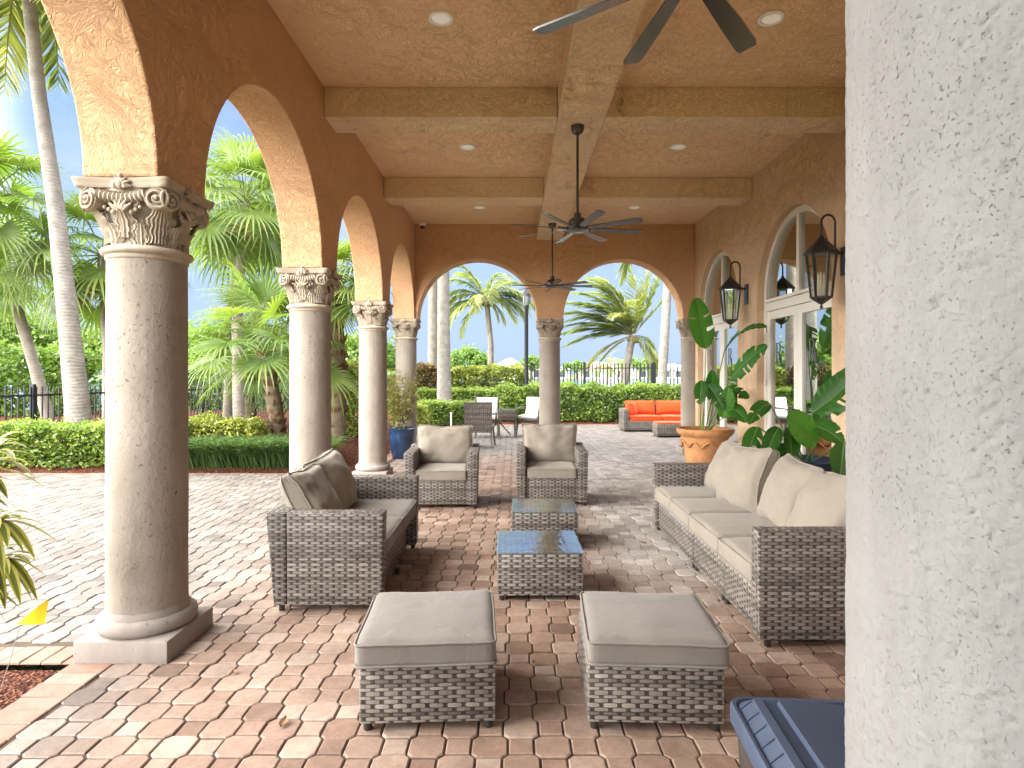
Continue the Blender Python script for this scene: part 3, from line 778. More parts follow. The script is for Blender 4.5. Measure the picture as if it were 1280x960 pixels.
def build_fan(label, loc, rz):
    t = thing('ceiling_fan', label, 'ceiling fan', loc, rz, 'ceiling fans on the centre beam')
    MB().lathe([(.0, -.085), (.028, -.082), (.05, -.065), (.062, -.035), (.066, -.002), (.066, .0)], 28).build('canopy', BRONZE, t, smooth=True, auto=50)
    MB().tube([(0, 0, -.07), (0, 0, -.90)], .0125, 12).build('downrod', BRONZE, t, smooth=True, auto=50)
    MB().lathe([(.018, -.84), (.034, -.845), (.036, -.885), (.062, -.895), (.085, -.915), (.092, -.95), (.092, -.985), (.11, -.99), (.112, -1.01), (.08, -1.025), (.0, -1.03)], 32).build('motor', BRONZE, t, smooth=True, auto=40)
    for k in range(8):
        a = k * math.pi / 4; M = Matrix.Rotation(a, 4, 'Z')
        bm_ = MB(); P = Matrix.Rotation(R(-13), 4, 'X')
        outl = [(.13, -.030), (.40, -.042), (.62, -.046), (.652, -.036), (.652, .036), (.62, .042), (.40, .037), (.13, .027)]
        lo = [M @ (P @ Vector((x, y, -.004)) + Vector((0, 0, -1.0 + .01 * x))) for x, y in outl]
        hi = [M @ (P @ Vector((x, y, .004)) + Vector((0, 0, -1.0 + .01 * x))) for x, y in outl]
        n = len(outl)
        bm_.add(lo + hi, [tuple(range(n))[::-1], tuple(range(n, 2 * n))] + [(i, (i + 1) % n, n + (i + 1) % n, n + i) for i in range(n)])
        bl = bm_.build('fan_blade', BRONZE, t)
        br = MB(); br.bar(M @ Vector((.085, 0, -1.0)), M @ Vector((.20, 0, -.990)), .035, .012); br.build('blade_bracket', BRONZE, bl)
    return t
fan0 = build_fan('ceiling fan with dark blades hanging closest, cut by the top edge', (.62, 2.12, BZ), R(8))
clone(fan0, (.62, 5.92, BZ), R(13), 'ceiling fan on a long rod where the beams cross in the middle')
clone(fan0, (.62, 9.77, BZ), R(6), 'farthest ceiling fan, hanging before the rear arch wall')

def build_lantern(label, loc):
    """wall plate at origin, lamp hangs toward -X"""
    t = thing('wall_lantern', label, 'lantern', loc, 0, 'black wall lanterns by the doors')
    MB().box(-.022, 0, -.055, .055, -.22, .06).build('wall_plate', BLACK_METAL, t, bevel=.005)
    lx = -.235
    arm = [(-.022, 0, .0), (-.10, 0, .0)]
    hk = [(-.10, 0, -.02), (-.10, 0, .30)] + [(-.10 + (lx + .10) / 2 * (1 - math.cos(a)), 0, .30 + .075 * math.sin(a)) for a in [math.pi * k / 12 for k in range(1, 12)]] + [(lx, 0, .30), (lx, 0, .17)]
    b = MB(); b.tube(arm, .013, 10); b.tube(hk, .011, 10); b.bar((-.10, 0, 0), (lx + .13, 0, 0), .018); b.build('hook_arm', BLACK_METAL, t, smooth=True, auto=50)
    zt, zb, rt, rb = .0, -.44, .135, .092
    hexp = lambda r, z: [(lx + r * math.cos(R(60 * k + 30)), r * math.sin(R(60 * k + 30)), z) for k in range(6)]
    b = MB(); o = hexp(.165, .0); i = hexp(.155, -.016); top = hexp(.022, .155); tip = hexp(.018, .175)
    v = i + o + top + tip
    b.add(v, [tuple(range(6))[::-1], (18, 19, 20, 21, 22, 23)] + [(6 * r + k, 6 * r + (k + 1) % 6, 6 * r + 6 + (k + 1) % 6, 6 * r + 6 + k) for r in range(3) for k in range(6)])
    b.build('roof_cap', BLACK_METAL, t)
    b = MB(); T = hexp(rt, -.012); Bm = hexp(rb, zb)
    for k in range(6):
        b.bar(T[k], Bm[k], .016); b.bar(Bm[k], Bm[(k + 1) % 6], .016); b.bar(T[k], T[(k + 1) % 6], .014)
    b.build('lantern_frame', BLACK_METAL, t)
    g = MB(); T = hexp(rt - .006, -.014); Bm = hexp(rb - .006, zb + .002)
    g.add(T + Bm, [(k, (k + 1) % 6, 6 + (k + 1) % 6, 6 + k) for k in range(6)]); g.build('lantern_glass', LANTERN_GLASS, t)
    b = MB(); o = hexp(rb + .012, zb); i = hexp(.02, zb - .065)
    b.add(o + i, [tuple(range(6)), tuple(range(6, 12))[::-1]] + [(k, (k + 1) % 6, 6 + (k + 1) % 6, 6 + k) for k in range(6)])
    b.lathe([(.001, -.115), (.014, -.105), (.014, -.085), (.008, -.078), (.008, -.06)], 10, c=(lx, 0, zb)); b.build('bottom_finial', BLACK_METAL, t)
    cm = simple('candle_sleeve', (.8, .76, .66), .6)
    for (dx, dy) in ((.028, .0), (-.018, .025), (-.018, -.025)):
        MB().lathe([(.011, zb + .01), (.011, zb + .17), (.008, zb + .18), (.011, zb + .21), (.004, zb + .25)], 10, c=(lx + dx, dy, 0)).build('candle', cm, t, smooth=True)
    return t
l0 = build_lantern('larger looking black lantern on the wall beside the rough white column', (INX1, 6.02, 2.64))
clone(l0, (INX1, 8.55, 2.64), 0, 'black lantern on the wall between the two arched doors')

t = thing('security_camera', 'small white dome security camera in the left rear ceiling corner', 'camera', (-1.63, 10.92, CEIL))
MB().lathe([(.06, -.05), (.062, -.02), (.06, 0)], 20).build('camera_mount', WHITE_PAINT, t, smooth=True, auto=50)
MB().sphere((0, 0, -.055), .045, 14, 9).build('dome', simple('smoked_dome', (.03, .03, .035), .1), t, smooth=True)

# ------------------------------------------------------------------ cushions
def cushion(name, w, d, h, mat, parent, M, r=.03, puff=.02, seed=0, pinch=0.0, sag=0.0, wr=.004, pipe=True, cuts=19):
    """boxy cushion centred on its base; w along x, d along y, h along z"""
    bm = bmesh.new(); bmesh.ops.create_cube(bm, size=2)
    bmesh.ops.subdivide_edges(bm, edges=bm.edges[:], cuts=cuts, use_grid_fill=True)
    hx, hy, hz = w / 2, d / 2, h / 2; off = Vector((seed * 3.7, seed * 1.3, seed * 5.1))
    for v in bm.verts:
        x, y, z = v.co
        x = math.copysign(abs(x) ** .85, x); y = math.copysign(abs(y) ** .85, y)
        px = Vector((x * hx, y * hy, z * hz)); q = Vector((max(-hx + r, min(hx - r, px.x)), max(-hy + r, min(hy - r, px.y)), max(-hz + r, min(hz - r, px.z))))
        dd = px - q
        P = q + (dd.normalized() * r if dd.length > 1e-6 else dd)
        dome = max(0, 1 - x ** 2) ** .7 * max(0, 1 - y ** 2) ** .7
        P.z += math.copysign(1, z) * puff * dome * (1 if abs(z) > .3 else 0) * min(1, abs(z)) - sag * dome * (1 if z > .5 else 0)
        k = pinch * (abs(x) ** 4 * abs(y) ** 4)
        P.z *= 1 - .55 * k; P.x *= 1 + .05 * k - .03 * pinch * (1 - y * y) * abs(x); P.y *= 1 + .05 * k - .03 * pinch * (1 - x * x) * abs(y)
        n = mnoise.noise(P * 7 + off) * wr + mnoise.noise(P * 3.2 + off) * wr * 1.4
        ed = max(abs(x), abs(y)); f_ = mnoise.noise(Vector((P.x * 26, P.y * 26, seed * 3.3))) * (.25 + .75 * ed ** 2) * .30 * wr + (1 - abs(mnoise.noise(Vector((P.x * 9 + P.y * 5, P.y * 10 - P.x * 3, seed * 1.7))))) ** 4 * wr * .55
        P += Vector((n * .5 * x, n * .5 * y, n * (1 if z > 0 else .6) + (f_ if z > .3 else (-f_ if z < -.3 else 0))))
        v.co = M @ (P + Vector((0, 0, hz)))
    me = bpy.data.meshes.new(name); bm.to_mesh(me); bm.free()
    me.polygons.foreach_set('use_smooth', [True] * len(me.polygons)); me.materials.append(mat)
    o = bpy.data.objects.new(name, me); COL.objects.link(o); o.parent = parent
    if pipe:
        pb = MB()
        for zz in (h - r * .35, r * .35):
            pts = []; rr = r * .9
            for (cx, cy, a0) in ((hx - rr, hy - rr, 0), (-hx + rr, hy - rr, 90), (-hx + rr, -hy + rr, 180), (hx - rr, -hy + rr, 270)):
                for k in range(5):
                    a = R(a0 + 22.5 * k); pts.append((cx + rr * math.cos(a) * 1.0, cy + rr * math.sin(a) * 1.0))
            full = []
            for i in range(len(pts)):
                a = Vector(pts[i]); c = Vector(pts[(i + 1) % len(pts)]); ns = max(1, int((c - a).length / .05))
                for k in range(ns): full.append(a.lerp(c, k / ns))
            out = []
            for q in full:
                x = q.x / hx; y = q.y / hy; kk = pinch * (abs(x) ** 4 * abs(y) ** 4)
                P = Vector((q.x * (1 + .05 * kk - .03 * pinch * (1 - y * y)), q.y * (1 + .05 * kk - .03 * pinch * (1 - x * x)), (zz - hz) * (1 - .55 * kk)))
                n = mnoise.noise(P * 7 + off) * wr + mnoise.noise(P * 3.2 + off) * wr * 1.4
                out.append(M @ (P + Vector((n * .5 * x, n * .5 * y, hz + n * (1 if zz > hz else .6)))))
            pb.tube(out, .0052, 6, closed=True)
        pb.build('piping', mat, o, smooth=True)
    return o
def T(x, y, z, rx=0, ry=0, rz=0):
    return Matrix.Translation((x, y, z)) @ Matrix.Rotation(R(rz), 4, 'Z') @ Matrix.Rotation(R(ry), 4, 'Y') @ Matrix.Rotation(R(rx), 4, 'X')

# ------------------------------------------------------------------ wicker furniture; front faces -y, origin on the floor
def foot(t, x, y): return MB().lathe([(.014, 0), (.018, .004), (.018, .045)], 12, c=(x, y, 0)).build('leg', DARK_PLASTIC, t, smooth=True, auto=50)
def panel(name, t, x0, x1, y0, y1, z0, z1, flare=(0, 0, 0, 0), mat=None):
    """box whose top may be larger by flare = (-x, +x, -y, +y)"""
    b = MB(); f = flare
    b.hexa([(x0, y0, z0), (x1, y0, z0), (x1, y1, z0), (x0, y1, z0)], [(x0 - f[0], y0 - f[2], z1), (x1 + f[1], y0 - f[2], z1), (x1 + f[1], y1 + f[3], z1), (x0 - f[0], y1 + f[3], z1)])
    return b.build(name, mat or WICKER, t, uv=True, bevel=.009, smooth=True, auto=45)
def ottoman(label, loc, rz, seed, dx, dy, crz):
    t = thing('wicker_ottoman', label, 'ottoman', loc, rz, 'cushioned wicker ottomans')
    W = .275
    panel('frame', t, -W, W, -W, W, .035, .275)
    for sx in (-1, 1):
        for sy in (-1, 1): foot(t, sx * (W - .03), sy * (W - .03))
    cushion('seat_cushion', .565, .575, .105, CUSHION_LT, t, T(dx, dy, .273, 0, 0, crz), .028, .016, seed)
    return t
ottoman('pale cushioned ottoman at the left front whose cushion sits askew to the left', (-.36, 2.745, 0), R(2.5), 1, -.012, -.02, 1.5)
ottoman('pale cushioned ottoman at the right front next to the long sofa', (.585, 2.74, 0), R(-2), 2, .012, -.02, -1)

def glass_table(label, loc, rz):
    t = thing('coffee_table', label, 'coffee table', loc, rz, 'glass topped wicker coffee tables')
    W = .275
    panel('frame', t, -W, W, -W, W, .035, .300)
    for sx in (-1, 1):
        for sy in (-1, 1): foot(t, sx * (W - .03), sy * (W - .03))
    MB().box(-W - .004, W + .004, -W - .004, W + .004, .304, .311).build('glass_top', TABLE_GLASS, t, bevel=.002)
    return t
glass_table('square wicker coffee table with a reflecting glass top, nearer of the two', (.165, 4.16, 0), R(1))
glass_table('square wicker glass table farther back, in front of the right armchair', (.262, 5.30, 0), R(-1))

def armchair(label, loc, rz, seed):
    t = thing('wicker_armchair', label, 'armchair', loc, rz, 'cushioned wicker armchairs')
    W, D = .385, .34
    panel('base', t, -W + .10, W - .10, -D + .03, D - .1, .04, .30)
    panel('arm', t, -W, -W + .10, -D, D - .09, .04, .60, (.012, 0, .012, 0)); panel('arm', t, W - .10, W, -D, D - .09, .04, .60, (0, .012, .012, 0))
    panel('backrest', t, -W, W, D - .09, D, .04, .62, (.012, .012, 0, .05))
    for sx in (-1, 1):
        for sy in (-1, 1): foot(t, sx * (W - .03), sy * (D - .035))
    cushion('seat_cushion', .555, .56, .115, CUSHION, t, T(0, -.055, .298), .03, .018, seed)
    cushion('back_cushion', .64, .47, .13, CUSHION, t, T(.0, .19, .40, 74, 0, 0) @ Matrix.Translation((0, .22, -.065)), .045, .05, seed + 3, 1.15, 0, .019)
    return t
armchair('wicker armchair with a sagging taupe back cushion beside the left loveseat', (-.79, 6.88, 0), R(2), 11)
armchair('wicker armchair directly behind the two glass tables', (.425, 7.02, 0), R(-1), 12)

# left loveseat, facing +x
t = thing('wicker_loveseat', 'two seat wicker loveseat with loose taupe cushions beside the left columns', 'loveseat', (-1.13, 4.41, 0), R(90))
L, D = .70, .33
panel('base', t, -L + .10, L - .10, -D + .075, D - .08, .04, .30)
panel('arm', t, -L, -L + .10, -D, D - .08, .04, .605, (.01, 0, .01, 0)); panel('arm', t, L - .10, L, -D, D - .08, .04, .605, (0, .01, .01, 0))
panel('backrest', t, -L, L, D - .08, D, .04, .605, (.01, .01, 0, .045))
for sx in (-1, 0, 1):
    for sy in (-1, 1): foot(t, sx * (L - .03), sy * (D - .04))
for k, sx in enumerate((-1, 1)):
    cushion('seat_cushion', .595, .60, .12, CUSHION_LT, t, T(sx * .30, -.035, .298), .03, .016, 21 + k)
cushion('back_cushion', .57, .46, .13, CUSHION, t, T(-.30, .12, .41, 64, 4, 3) @ Matrix.Translation((0, .21, -.075)), .045, .06, 24, 1.1, 0, .020)
cushion('back_cushion', .57, .47, .13, CUSHION, t, T(.22, .17, .41, 66, -7, -6) @ Matrix.Translation((0, .21, -.075)), .045, .06, 26, 1.1, 0, .020)

# long sofa on the right, facing -x : local +x runs toward -Y world after rotation -90
t = thing('wicker_sofa', 'long four seat wicker sofa with taupe cushions along the house wall', 'sofa', (1.66, 4.46, 0), R(-90))
L, D = 1.235, .36
segs = [(-L, -.065), (-.055, .575), (.585, L)]
for k, (a, c) in enumerate(segs):
    x0 = a + (.10 if k == 0 else 0); x1 = c - (.10 if k == 2 else 0)
    panel('base', t, x0, x1, -D + .03, D - .09, .04, .30)
    panel('backrest', t, a, c, D - .09, D, .04, .62, (.0, .0, 0, .045))
    for fx in (a + .025, c - .025):
        for fy in (-D + .05, D - .05): foot(t, fx, fy)
panel('arm', t, -L, -L + .10, -D, D - .09, .04, .62, (.01, 0, .01, 0)); panel('arm', t, L - .10, L, -D, D - .09, .04, .62, (0, .01, .01, 0))
seats = [(-L + .10, -.60), (-.60, -.062), (-.058, .578), (.582, L - .10)]
for k, (a, c) in enumerate(seats):
    cushion('seat_cushion', (c - a) - .006, .63, .12, CUSHION, t, T((a + c) / 2, -.055, .298), .03, .018, 31 + k)
bt = [(-.85, .17, 66, 4, 1), (-.33, .13, 72, 9, -3), (.25, .17, 64, -3, 3), (.80, .17, 62, 3, -3)]
for k, (x, y, rx, rz, ry) in enumerate(bt):
    cushion('back_cushion', .575, .49, .13, CUSHION, t, T(x, y - .02, .405, rx, ry, rz) @ Matrix.Translation((0, .23, -.065)), .045, .07, 41 + k, 1.2, 0, .020)

# ------------------------------------------------------------------ rear patio furniture
DARK_WICK = WICKER
def dining_chair(label, loc, rz, cush):
    t = thing('patio_chair', label, 'patio chair', loc, rz, 'wicker dining chairs on the rear patio')
    panel('seat', t, -.27, .27, -.26, .26, .36, .42)
    bk = MB(); bk.hexa([(-.27, .23, .30), (.27, .23, .30), (.27, .27, .30), (-.27, .27, .30)], [(-.28, .30, .90), (.28, .30, .90), (.28, .34, .90), (-.28, .34, .90)])
    bk.build('backrest', DARK_WICK, t, uv=True, bevel=.012)
    for sx in (-1, 1):
        for sy in (-1, 1):
            MB().bar((sx * .24, sy * .22, .36), (sx * .275, sy * .27, 0), .035).build('leg', DARK_WICK, t, uv=True)
        MB().tube([(sx * .29, .27, .66), (sx * .30, 0, .655), (sx * .30, -.25, .64), (sx * .29, -.255, .40)], .018, 8).build('armrest', DARK_WICK, t, smooth=True, uv=True)
    if cush:
        cushion('seat_cushion', .50, .48, .07, WHITE_FAB, t, T(0, -.01, .42), .025, .01, 51, pipe=False, cuts=7)
        cushion('back_cushion', .48, .42, .09, WHITE_FAB, t, T(0, .19, .48, 80, 0, 0) @ Matrix.Translation((0, .2, -.03)), .03, .02, 52, .6, pipe=False, cuts=7)
    return t
dining_chair('dark wicker dining chair turned with its bare back to the camera', (-.67, 12.15, 0), R(180 - 4), False)
dining_chair('wicker dining chair with a white cushion behind the turned away chair', (-.60, 14.0, 0), R(4), True)
dining_chair('wicker dining chair with tall white cushions beside the free rear column', (.42, 14.2, 0), R(-28), True)
t = thing('bistro_table', 'small square wicker table with crossed legs between the dining chairs', 'patio table', (-.16, 13.95, 0), R(3))
panel('apron', t, -.21, .21, -.21, .21, .40, .64)
MB().box(-.42, .42, -.25, .25, .650, .660).build('glass_top', TABLE_GLASS, t)
for sx in (-1, 1):
    for sy in (-1, 1): MB().bar((sx * .19, sy * .19, .41), (sx * .20, sy * .20, 0), .03).build('leg', DARK_WICK, t, uv=True)
MB().bar((-.19, -.19, .38), (.1, .19, .03), .018).build('cross_brace', BLACK_METAL, t)

t = thing('wicker_corner_sofa', 'grey wicker sofa with bright orange cushions on the rear patio', 'sofa', (3.72, 15.55, 0), R(0))
L, D = .98, .36
panel('base', t, -L + .13, L - .02, -D, D - .1, .04, .27)
panel('arm', t, -L, -L + .13, -D, D, .04, .56); panel('backrest', t, -L + .131, L, D - .1, D, .04, .56)
for sx in (-1, 1):
    for sy in (-1, 1): foot(t, sx * (L - .05), sy * (D - .05))
for k in (0, 1): cushion('seat_cushion', .80, .60, .12, ORANGE, t, T(-.42 + .82 * k, -.06, .27), .03, .016, 61 + k, cuts=9)
for k, x in enumerate((-.47, .33)):
    cushion('back_cushion', .74, .36, .14, ORANGE, t, T(x, .12, .39, 72, 0, 0) @ Matrix.Translation((0, .19, -.07)), .05, .04, 64 + k, .7, 0, .008, cuts=9)
cushion('throw_pillow', .38, .34, .12, ORANGE, t, T(-.66, -.02, .39, 78, 0, 62) @ Matrix.Translation((0, .17, -.06)), .05, .04, 67, .8, cuts=9)
t = thing('wicker_ottoman', 'low wicker ottoman with an orange top before the orange sofa', 'ottoman', (3.68, 14.1, 0), R(0))
panel('frame', t, -.42, .42, -.25, .25, .04, .30)
for sx in (-1, 1):
    for sy in (-1, 1): foot(t, sx * .38, sy * .21)
cushion('seat_cushion', .82, .48, .04, ORANGE, t, T(0, 0, .299), .018, .006, 68, pipe=False, cuts=7)

# ------------------------------------------------------------------ bin at the lower right
t = thing('waste_bin', 'blue grey lidded plastic bin in the lower right corner', 'bin', (.762, 1.115, 0), R(-4))
hx, hy, Z = .31, .205, .75
b = MB(); b.hexa([(-hx + .06, -hy + .03, 0), (hx - .06, -hy + .03, 0), (hx - .06, hy - .03, 0), (-hx + .06, hy - .03, 0)],
                 [(-hx + .014, -hy + .014, Z - .03), (hx - .014, -hy + .014, Z - .03), (hx - .014, hy - .014, Z - .03), (-hx + .014, hy - .014, Z - .03)])
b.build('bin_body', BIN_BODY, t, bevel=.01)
lid = MB()
ol = [(hx, Z - .045), (hx, Z - .012), (hx - .004, Z - .006), (hx - .010, Z - .006), (hx - .013, Z - .012), (hx - .038, Z + .008), (hx - .042, Z + .014), (hx - .058, Z + .016), (hx - .064, Z + .011)]
rings = []
for (h, z) in ol:
    o_ = hx - h; r_ = .035; X_, Y_ = hx - o_, hy - o_; ring = []
    for (sx, sy, a0) in ((1, 1, 0), (-1, 1, 90), (-1, -1, 180), (1, -1, 270)):
        rr = max(.006, r_ - o_ * .5)
        for k in range(6):
            a = R(a0 + 18 * k); ring.append((sx * (X_ - rr) + rr * math.cos(a), sy * (Y_ - rr) + rr * math.sin(a), z))
    rings.append(ring)
m = len(rings[0]); vs = [q for r_ in rings for q in r_]
lid.add(vs, [(i * m + k, i * m + (k + 1) % m, (i + 1) * m + (k + 1) % m, (i + 1) * m + k) for i in range(len(rings) - 1) for k in range(m)] + [tuple((len(rings) - 1) * m + k for k in range(m)), tuple(range(m))])
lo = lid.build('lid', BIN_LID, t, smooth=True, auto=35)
b = MB(); i_ = hx - .085; j_ = hy - .085
pts = lambda z, g_: [(-i_ + g_, -j_ + g_, z), (i_ - g_, -j_ + g_, z), (i_ - g_, j_ - .02 - g_, z), (-.06, j_ - .02 - g_, z), (-.10, j_ + .012 - g_, z), (-.15, j_ + .022 - g_, z), (-i_ + g_, j_ + .022 - g_, z)]
n7 = 7
b.add(pts(Z + .010, 0) + pts(Z + .021, .004), [tuple(range(n7))[::-1], tuple(range(n7, 2 * n7))] + [(k, (k + 1) % n7, n7 + (k + 1) % n7, n7 + k) for k in range(n7)])
b.build('lid_panel', BIN_LID, lo, smooth=True, auto=30)
MB().box(-.075, .06, j_ + .022, j_ + .05, Z + .009, Z + .026).build('lid_latch', BIN_LID, lo, bevel=.006, smooth=True, auto=50)
for k in range(8):
    y = -hy + .045 + k * .045
    MB().bar((-hx + .013, y, Z - .0115), (-hx + .040, y, Z + .0105), .0035, .004).build('lid_rib', BIN_LID, lo)
# ------------------------------------------------------------------ vegetation helpers
class Cloud:
    def __init__(s): s.V = []; s.F = []; s.T = []; s.n = 0
    def add(s, V, F, T):
        s.V.append(np.asarray(V, np.float32)); s.F.append(np.asarray(F, np.int32) + s.n); s.T.append(np.asarray(T, np.float32)); s.n += len(V)
    def build(s, name, mat, parent=None):
        return np_mesh(name, np.concatenate(s.V), np.concatenate(s.F), mat, parent, np.concatenate(s.T))
    def strip(s, pts, w, tone):
        """thin three sided stalk along pts"""
        pts = np.asarray(pts, float); m = len(pts); ws = np.broadcast_to(w, (m,))
        d = np.gradient(pts, axis=0); d /= np.linalg.norm(d, axis=1, keepdims=True) + 1e-9
        u = np.cross(d, (0.13, .31, .94)); u /= np.linalg.norm(u, axis=1, keepdims=True) + 1e-9; v = np.cross(d, u)
        V = []
        for k in range(3):
            a = 2 * math.pi * k / 3; V.append(pts + (u * math.cos(a) + v * math.sin(a)) * ws[:, None])
        V = np.stack(V, 1).reshape(-1, 3)
        F = [(i * 3 + k, i * 3 + (k + 1) % 3, i * 3 + 3 + (k + 1) % 3, i * 3 + 3 + k) for i in range(m - 1) for k in range(3)]
        s.add(V, F, np.full(len(F), tone))
def unit(a): a = np.asarray(a, float); return a / (np.linalg.norm(a, axis=-1, keepdims=True) + 1e-9)
def leaf_quads(rng, P, size, up=.35, asp=.5, tone=None, droop=0.0):
    """diamond leaves at P"""
    n = len(P); d = rng.normal(size=(n, 3)); d[:, 2] = d[:, 2] * .6 - droop; d = unit(d)
    nr = rng.normal(size=(n, 3)) + np.array((0, 0, up * 3)); s = unit(np.cross(nr, d)); nn = np.cross(d, s)
    L = size * rng.uniform(.7, 1.3, n)[:, None]; W = L * asp
    b = P - d * L * .5
    V = np.stack([b, b + d * L * .5 + s * W * .5 - nn * L * .08, b + d * L, b + d * L * .5 - s * W * .5 - nn * L * .08], 1).reshape(-1, 3)
    F = np.arange(n * 4).reshape(n, 4)
    T = rng.beta(2, 2, n) if tone is None else np.clip(tone + rng.normal(0, .16, n), 0, 1)
    return V, F, T
def lump(P, f, seed):
    return np.array([mnoise.noise(Vector((p[0] * f + seed, p[1] * f, p[2] * f))) for p in P])
def hedge(name, label, cat, loc, dims, n, size, mat, seed, rough=.12, rnd=.25, group=None, stems=True, tonek=.5):
    """clipped shrub: dims (x, y, z)"""
    rng = np.random.default_rng(seed); t = thing(name, label, cat, loc, 0, group); X, Y, Z = dims
    c = Cloud()
    # directions over a box surface, rounded, with hollows
    P = rng.uniform(-1, 1, (n, 3)); ax = rng.choice(3, n, p=np.array([Y * Z, X * Z, X * Y * 1.4]) / (Y * Z + X * Z + X * Y * 1.4))
    sg = rng.choice((-1, 1), n); sg[ax == 2] = 1; P[np.arange(n), ax] = sg
    P = P * np.array((X / 2, Y / 2, Z / 2)); rr = min(rnd, X / 2, Y / 2, Z / 2)
    q = np.clip(P, -np.array((X / 2, Y / 2, Z / 2)) + rr, np.array((X / 2, Y / 2, Z / 2)) - rr); dd = P - q
    ln = np.linalg.norm(dd, axis=1, keepdims=True); P = q + dd / (ln + 1e-6) * np.minimum(ln, rr)
    nz = lump(P + np.array(loc), 2.2, seed); nz2 = lump(P + np.array(loc), 6.5, seed + 9)
    depth = -np.abs(rng.normal(0, .06, n)) + nz * rough + nz2 * rough * .45 + (rng.random(n) < .05) * rng.uniform(0, .1, n)
    nrm = unit(dd + 1e-5); P = P + nrm * depth[:, None]; P[:, 2] += Z / 2
    P = P[P[:, 2] > .02]
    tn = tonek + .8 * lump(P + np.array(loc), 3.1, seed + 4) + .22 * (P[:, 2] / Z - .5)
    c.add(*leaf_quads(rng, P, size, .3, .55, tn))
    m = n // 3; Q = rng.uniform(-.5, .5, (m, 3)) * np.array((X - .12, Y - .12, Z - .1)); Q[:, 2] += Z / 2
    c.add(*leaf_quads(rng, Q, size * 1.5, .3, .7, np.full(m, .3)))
    c.build('foliage', mat, t)
    if stems:
        b = MB(); k = max(4, int(X * 3))
        for i in range(k):
            x = -X / 2 + X * (i + .5) / k + rng.uniform(-.05, .05); y = rng.uniform(-.2, .2) * Y
            b.tube([(x, y, -.05), (x + rng.uniform(-.05, .05), y, Z * .35), (x + rng.uniform(-.15, .15), y + rng.uniform(-.1, .1), Z * .75)], [.014, .011, .006], 5)
        b.build('stem', TWIG_MAT, t)
    return t
def tree(label, loc, h, spread, seed, mat=TREE_LEAF, nclump=60, nleaf=110, size=.22, group='trees beyond the fence', base=.3, tr=.18):
    rng = np.random.default_rng(seed); t = thing('broadleaf_tree', label, 'tree', loc, 0, group)
    c = Cloud(); b = MB(); top = Vector((0, 0, h * .45))
    b.tube([(0, 0, -.2), (rng.uniform(-.1, .1), 0, h * .22), tuple(top)], [tr, tr * .75, tr * .55], 8)
    for i in range(nclump):
        d = unit(rng.normal(size=3)); d[2] = abs(d[2]) * 1.0 - .25; rr = rng.uniform(.55, 1.0) ** .6
        cp = np.array((d[0] * spread * rr, d[1] * spread * rr * .8, h * (base + .33) + d[2] * h * (.67 - base * .5) * rr * .85))
        cr = spread * rng.uniform(.16, .32)
        Q = rng.normal(size=(nleaf, 3)) * cr * np.array((.6, .6, .42)) + cp
        c.add(*leaf_quads(rng, Q, size, .4, .6, np.full(nleaf, rng.uniform(.25, .75))))
        if i % 4 == 0:
            b.tube([tuple(top * .8), tuple(Vector(cp) * .5 + top * .4), tuple(cp)], [tr * .4, tr * .25, .015], 5)
    b.build('trunk', BARK, t, smooth=True); c.build('crown', mat, t)
    return t
def fan_blade(c, rng, o, D, N, Rr, span=150, nseg=26, droop=.35, tone=.5):
    """one fan shaped palm blade: folded segments joined for half their length, tips hanging"""
    D = unit(D); N = unit(np.asarray(N) - D * np.dot(N, D)); S = np.cross(N, D)
    ths = np.radians(np.linspace(-span, span, nseg)) * .92; dth = math.radians(2 * span / nseg) * .5
    ts = np.array((.02, .34, .62, .84, 1.0)); ws = np.array((.0, 1.0, .62, .30, .02))
    for th in ths:
        L = Rr * (1 - .30 * (abs(th) / 3.0) ** 1.5) * rng.uniform(.9, 1.06)
        dr = D * math.cos(th) + S * math.sin(th); pr = -D * math.sin(th) + S * math.cos(th)
        dz = droop * rng.uniform(.6, 1.5); kink = rng.uniform(-.03, .03)
        V = []
        for t_, w_ in zip(ts, ws):
            ctr = o + dr * L * t_ * (1 - .12 * dz * max(0, t_ - .5) ** 2 * 4) + N * (L * .10 * math.sin(t_ * 2.2) - .12 * L * abs(math.sin(th)) * t_) + pr * kink * L * t_ ** 2
            ctr = ctr + np.array((0, 0, -1)) * dz * L * max(0, t_ - .45) ** 2 * 1.6
            hw = L * .34 * dth * w_ * 1.04 if t_ > .1 else .002
            V += [ctr - pr * hw + N * hw * .45, ctr, ctr + pr * hw + N * hw * .45]
        F = []
        for i in range(4):
            a = i * 3; F += [(a, a + 1, a + 4, a + 3), (a + 1, a + 2, a + 5, a + 4)]
        c.add(V, F, np.clip(np.full(8, tone) + rng.normal(0, .10) + np.repeat((-.05, 0, .05, .12), 2), 0, 1))
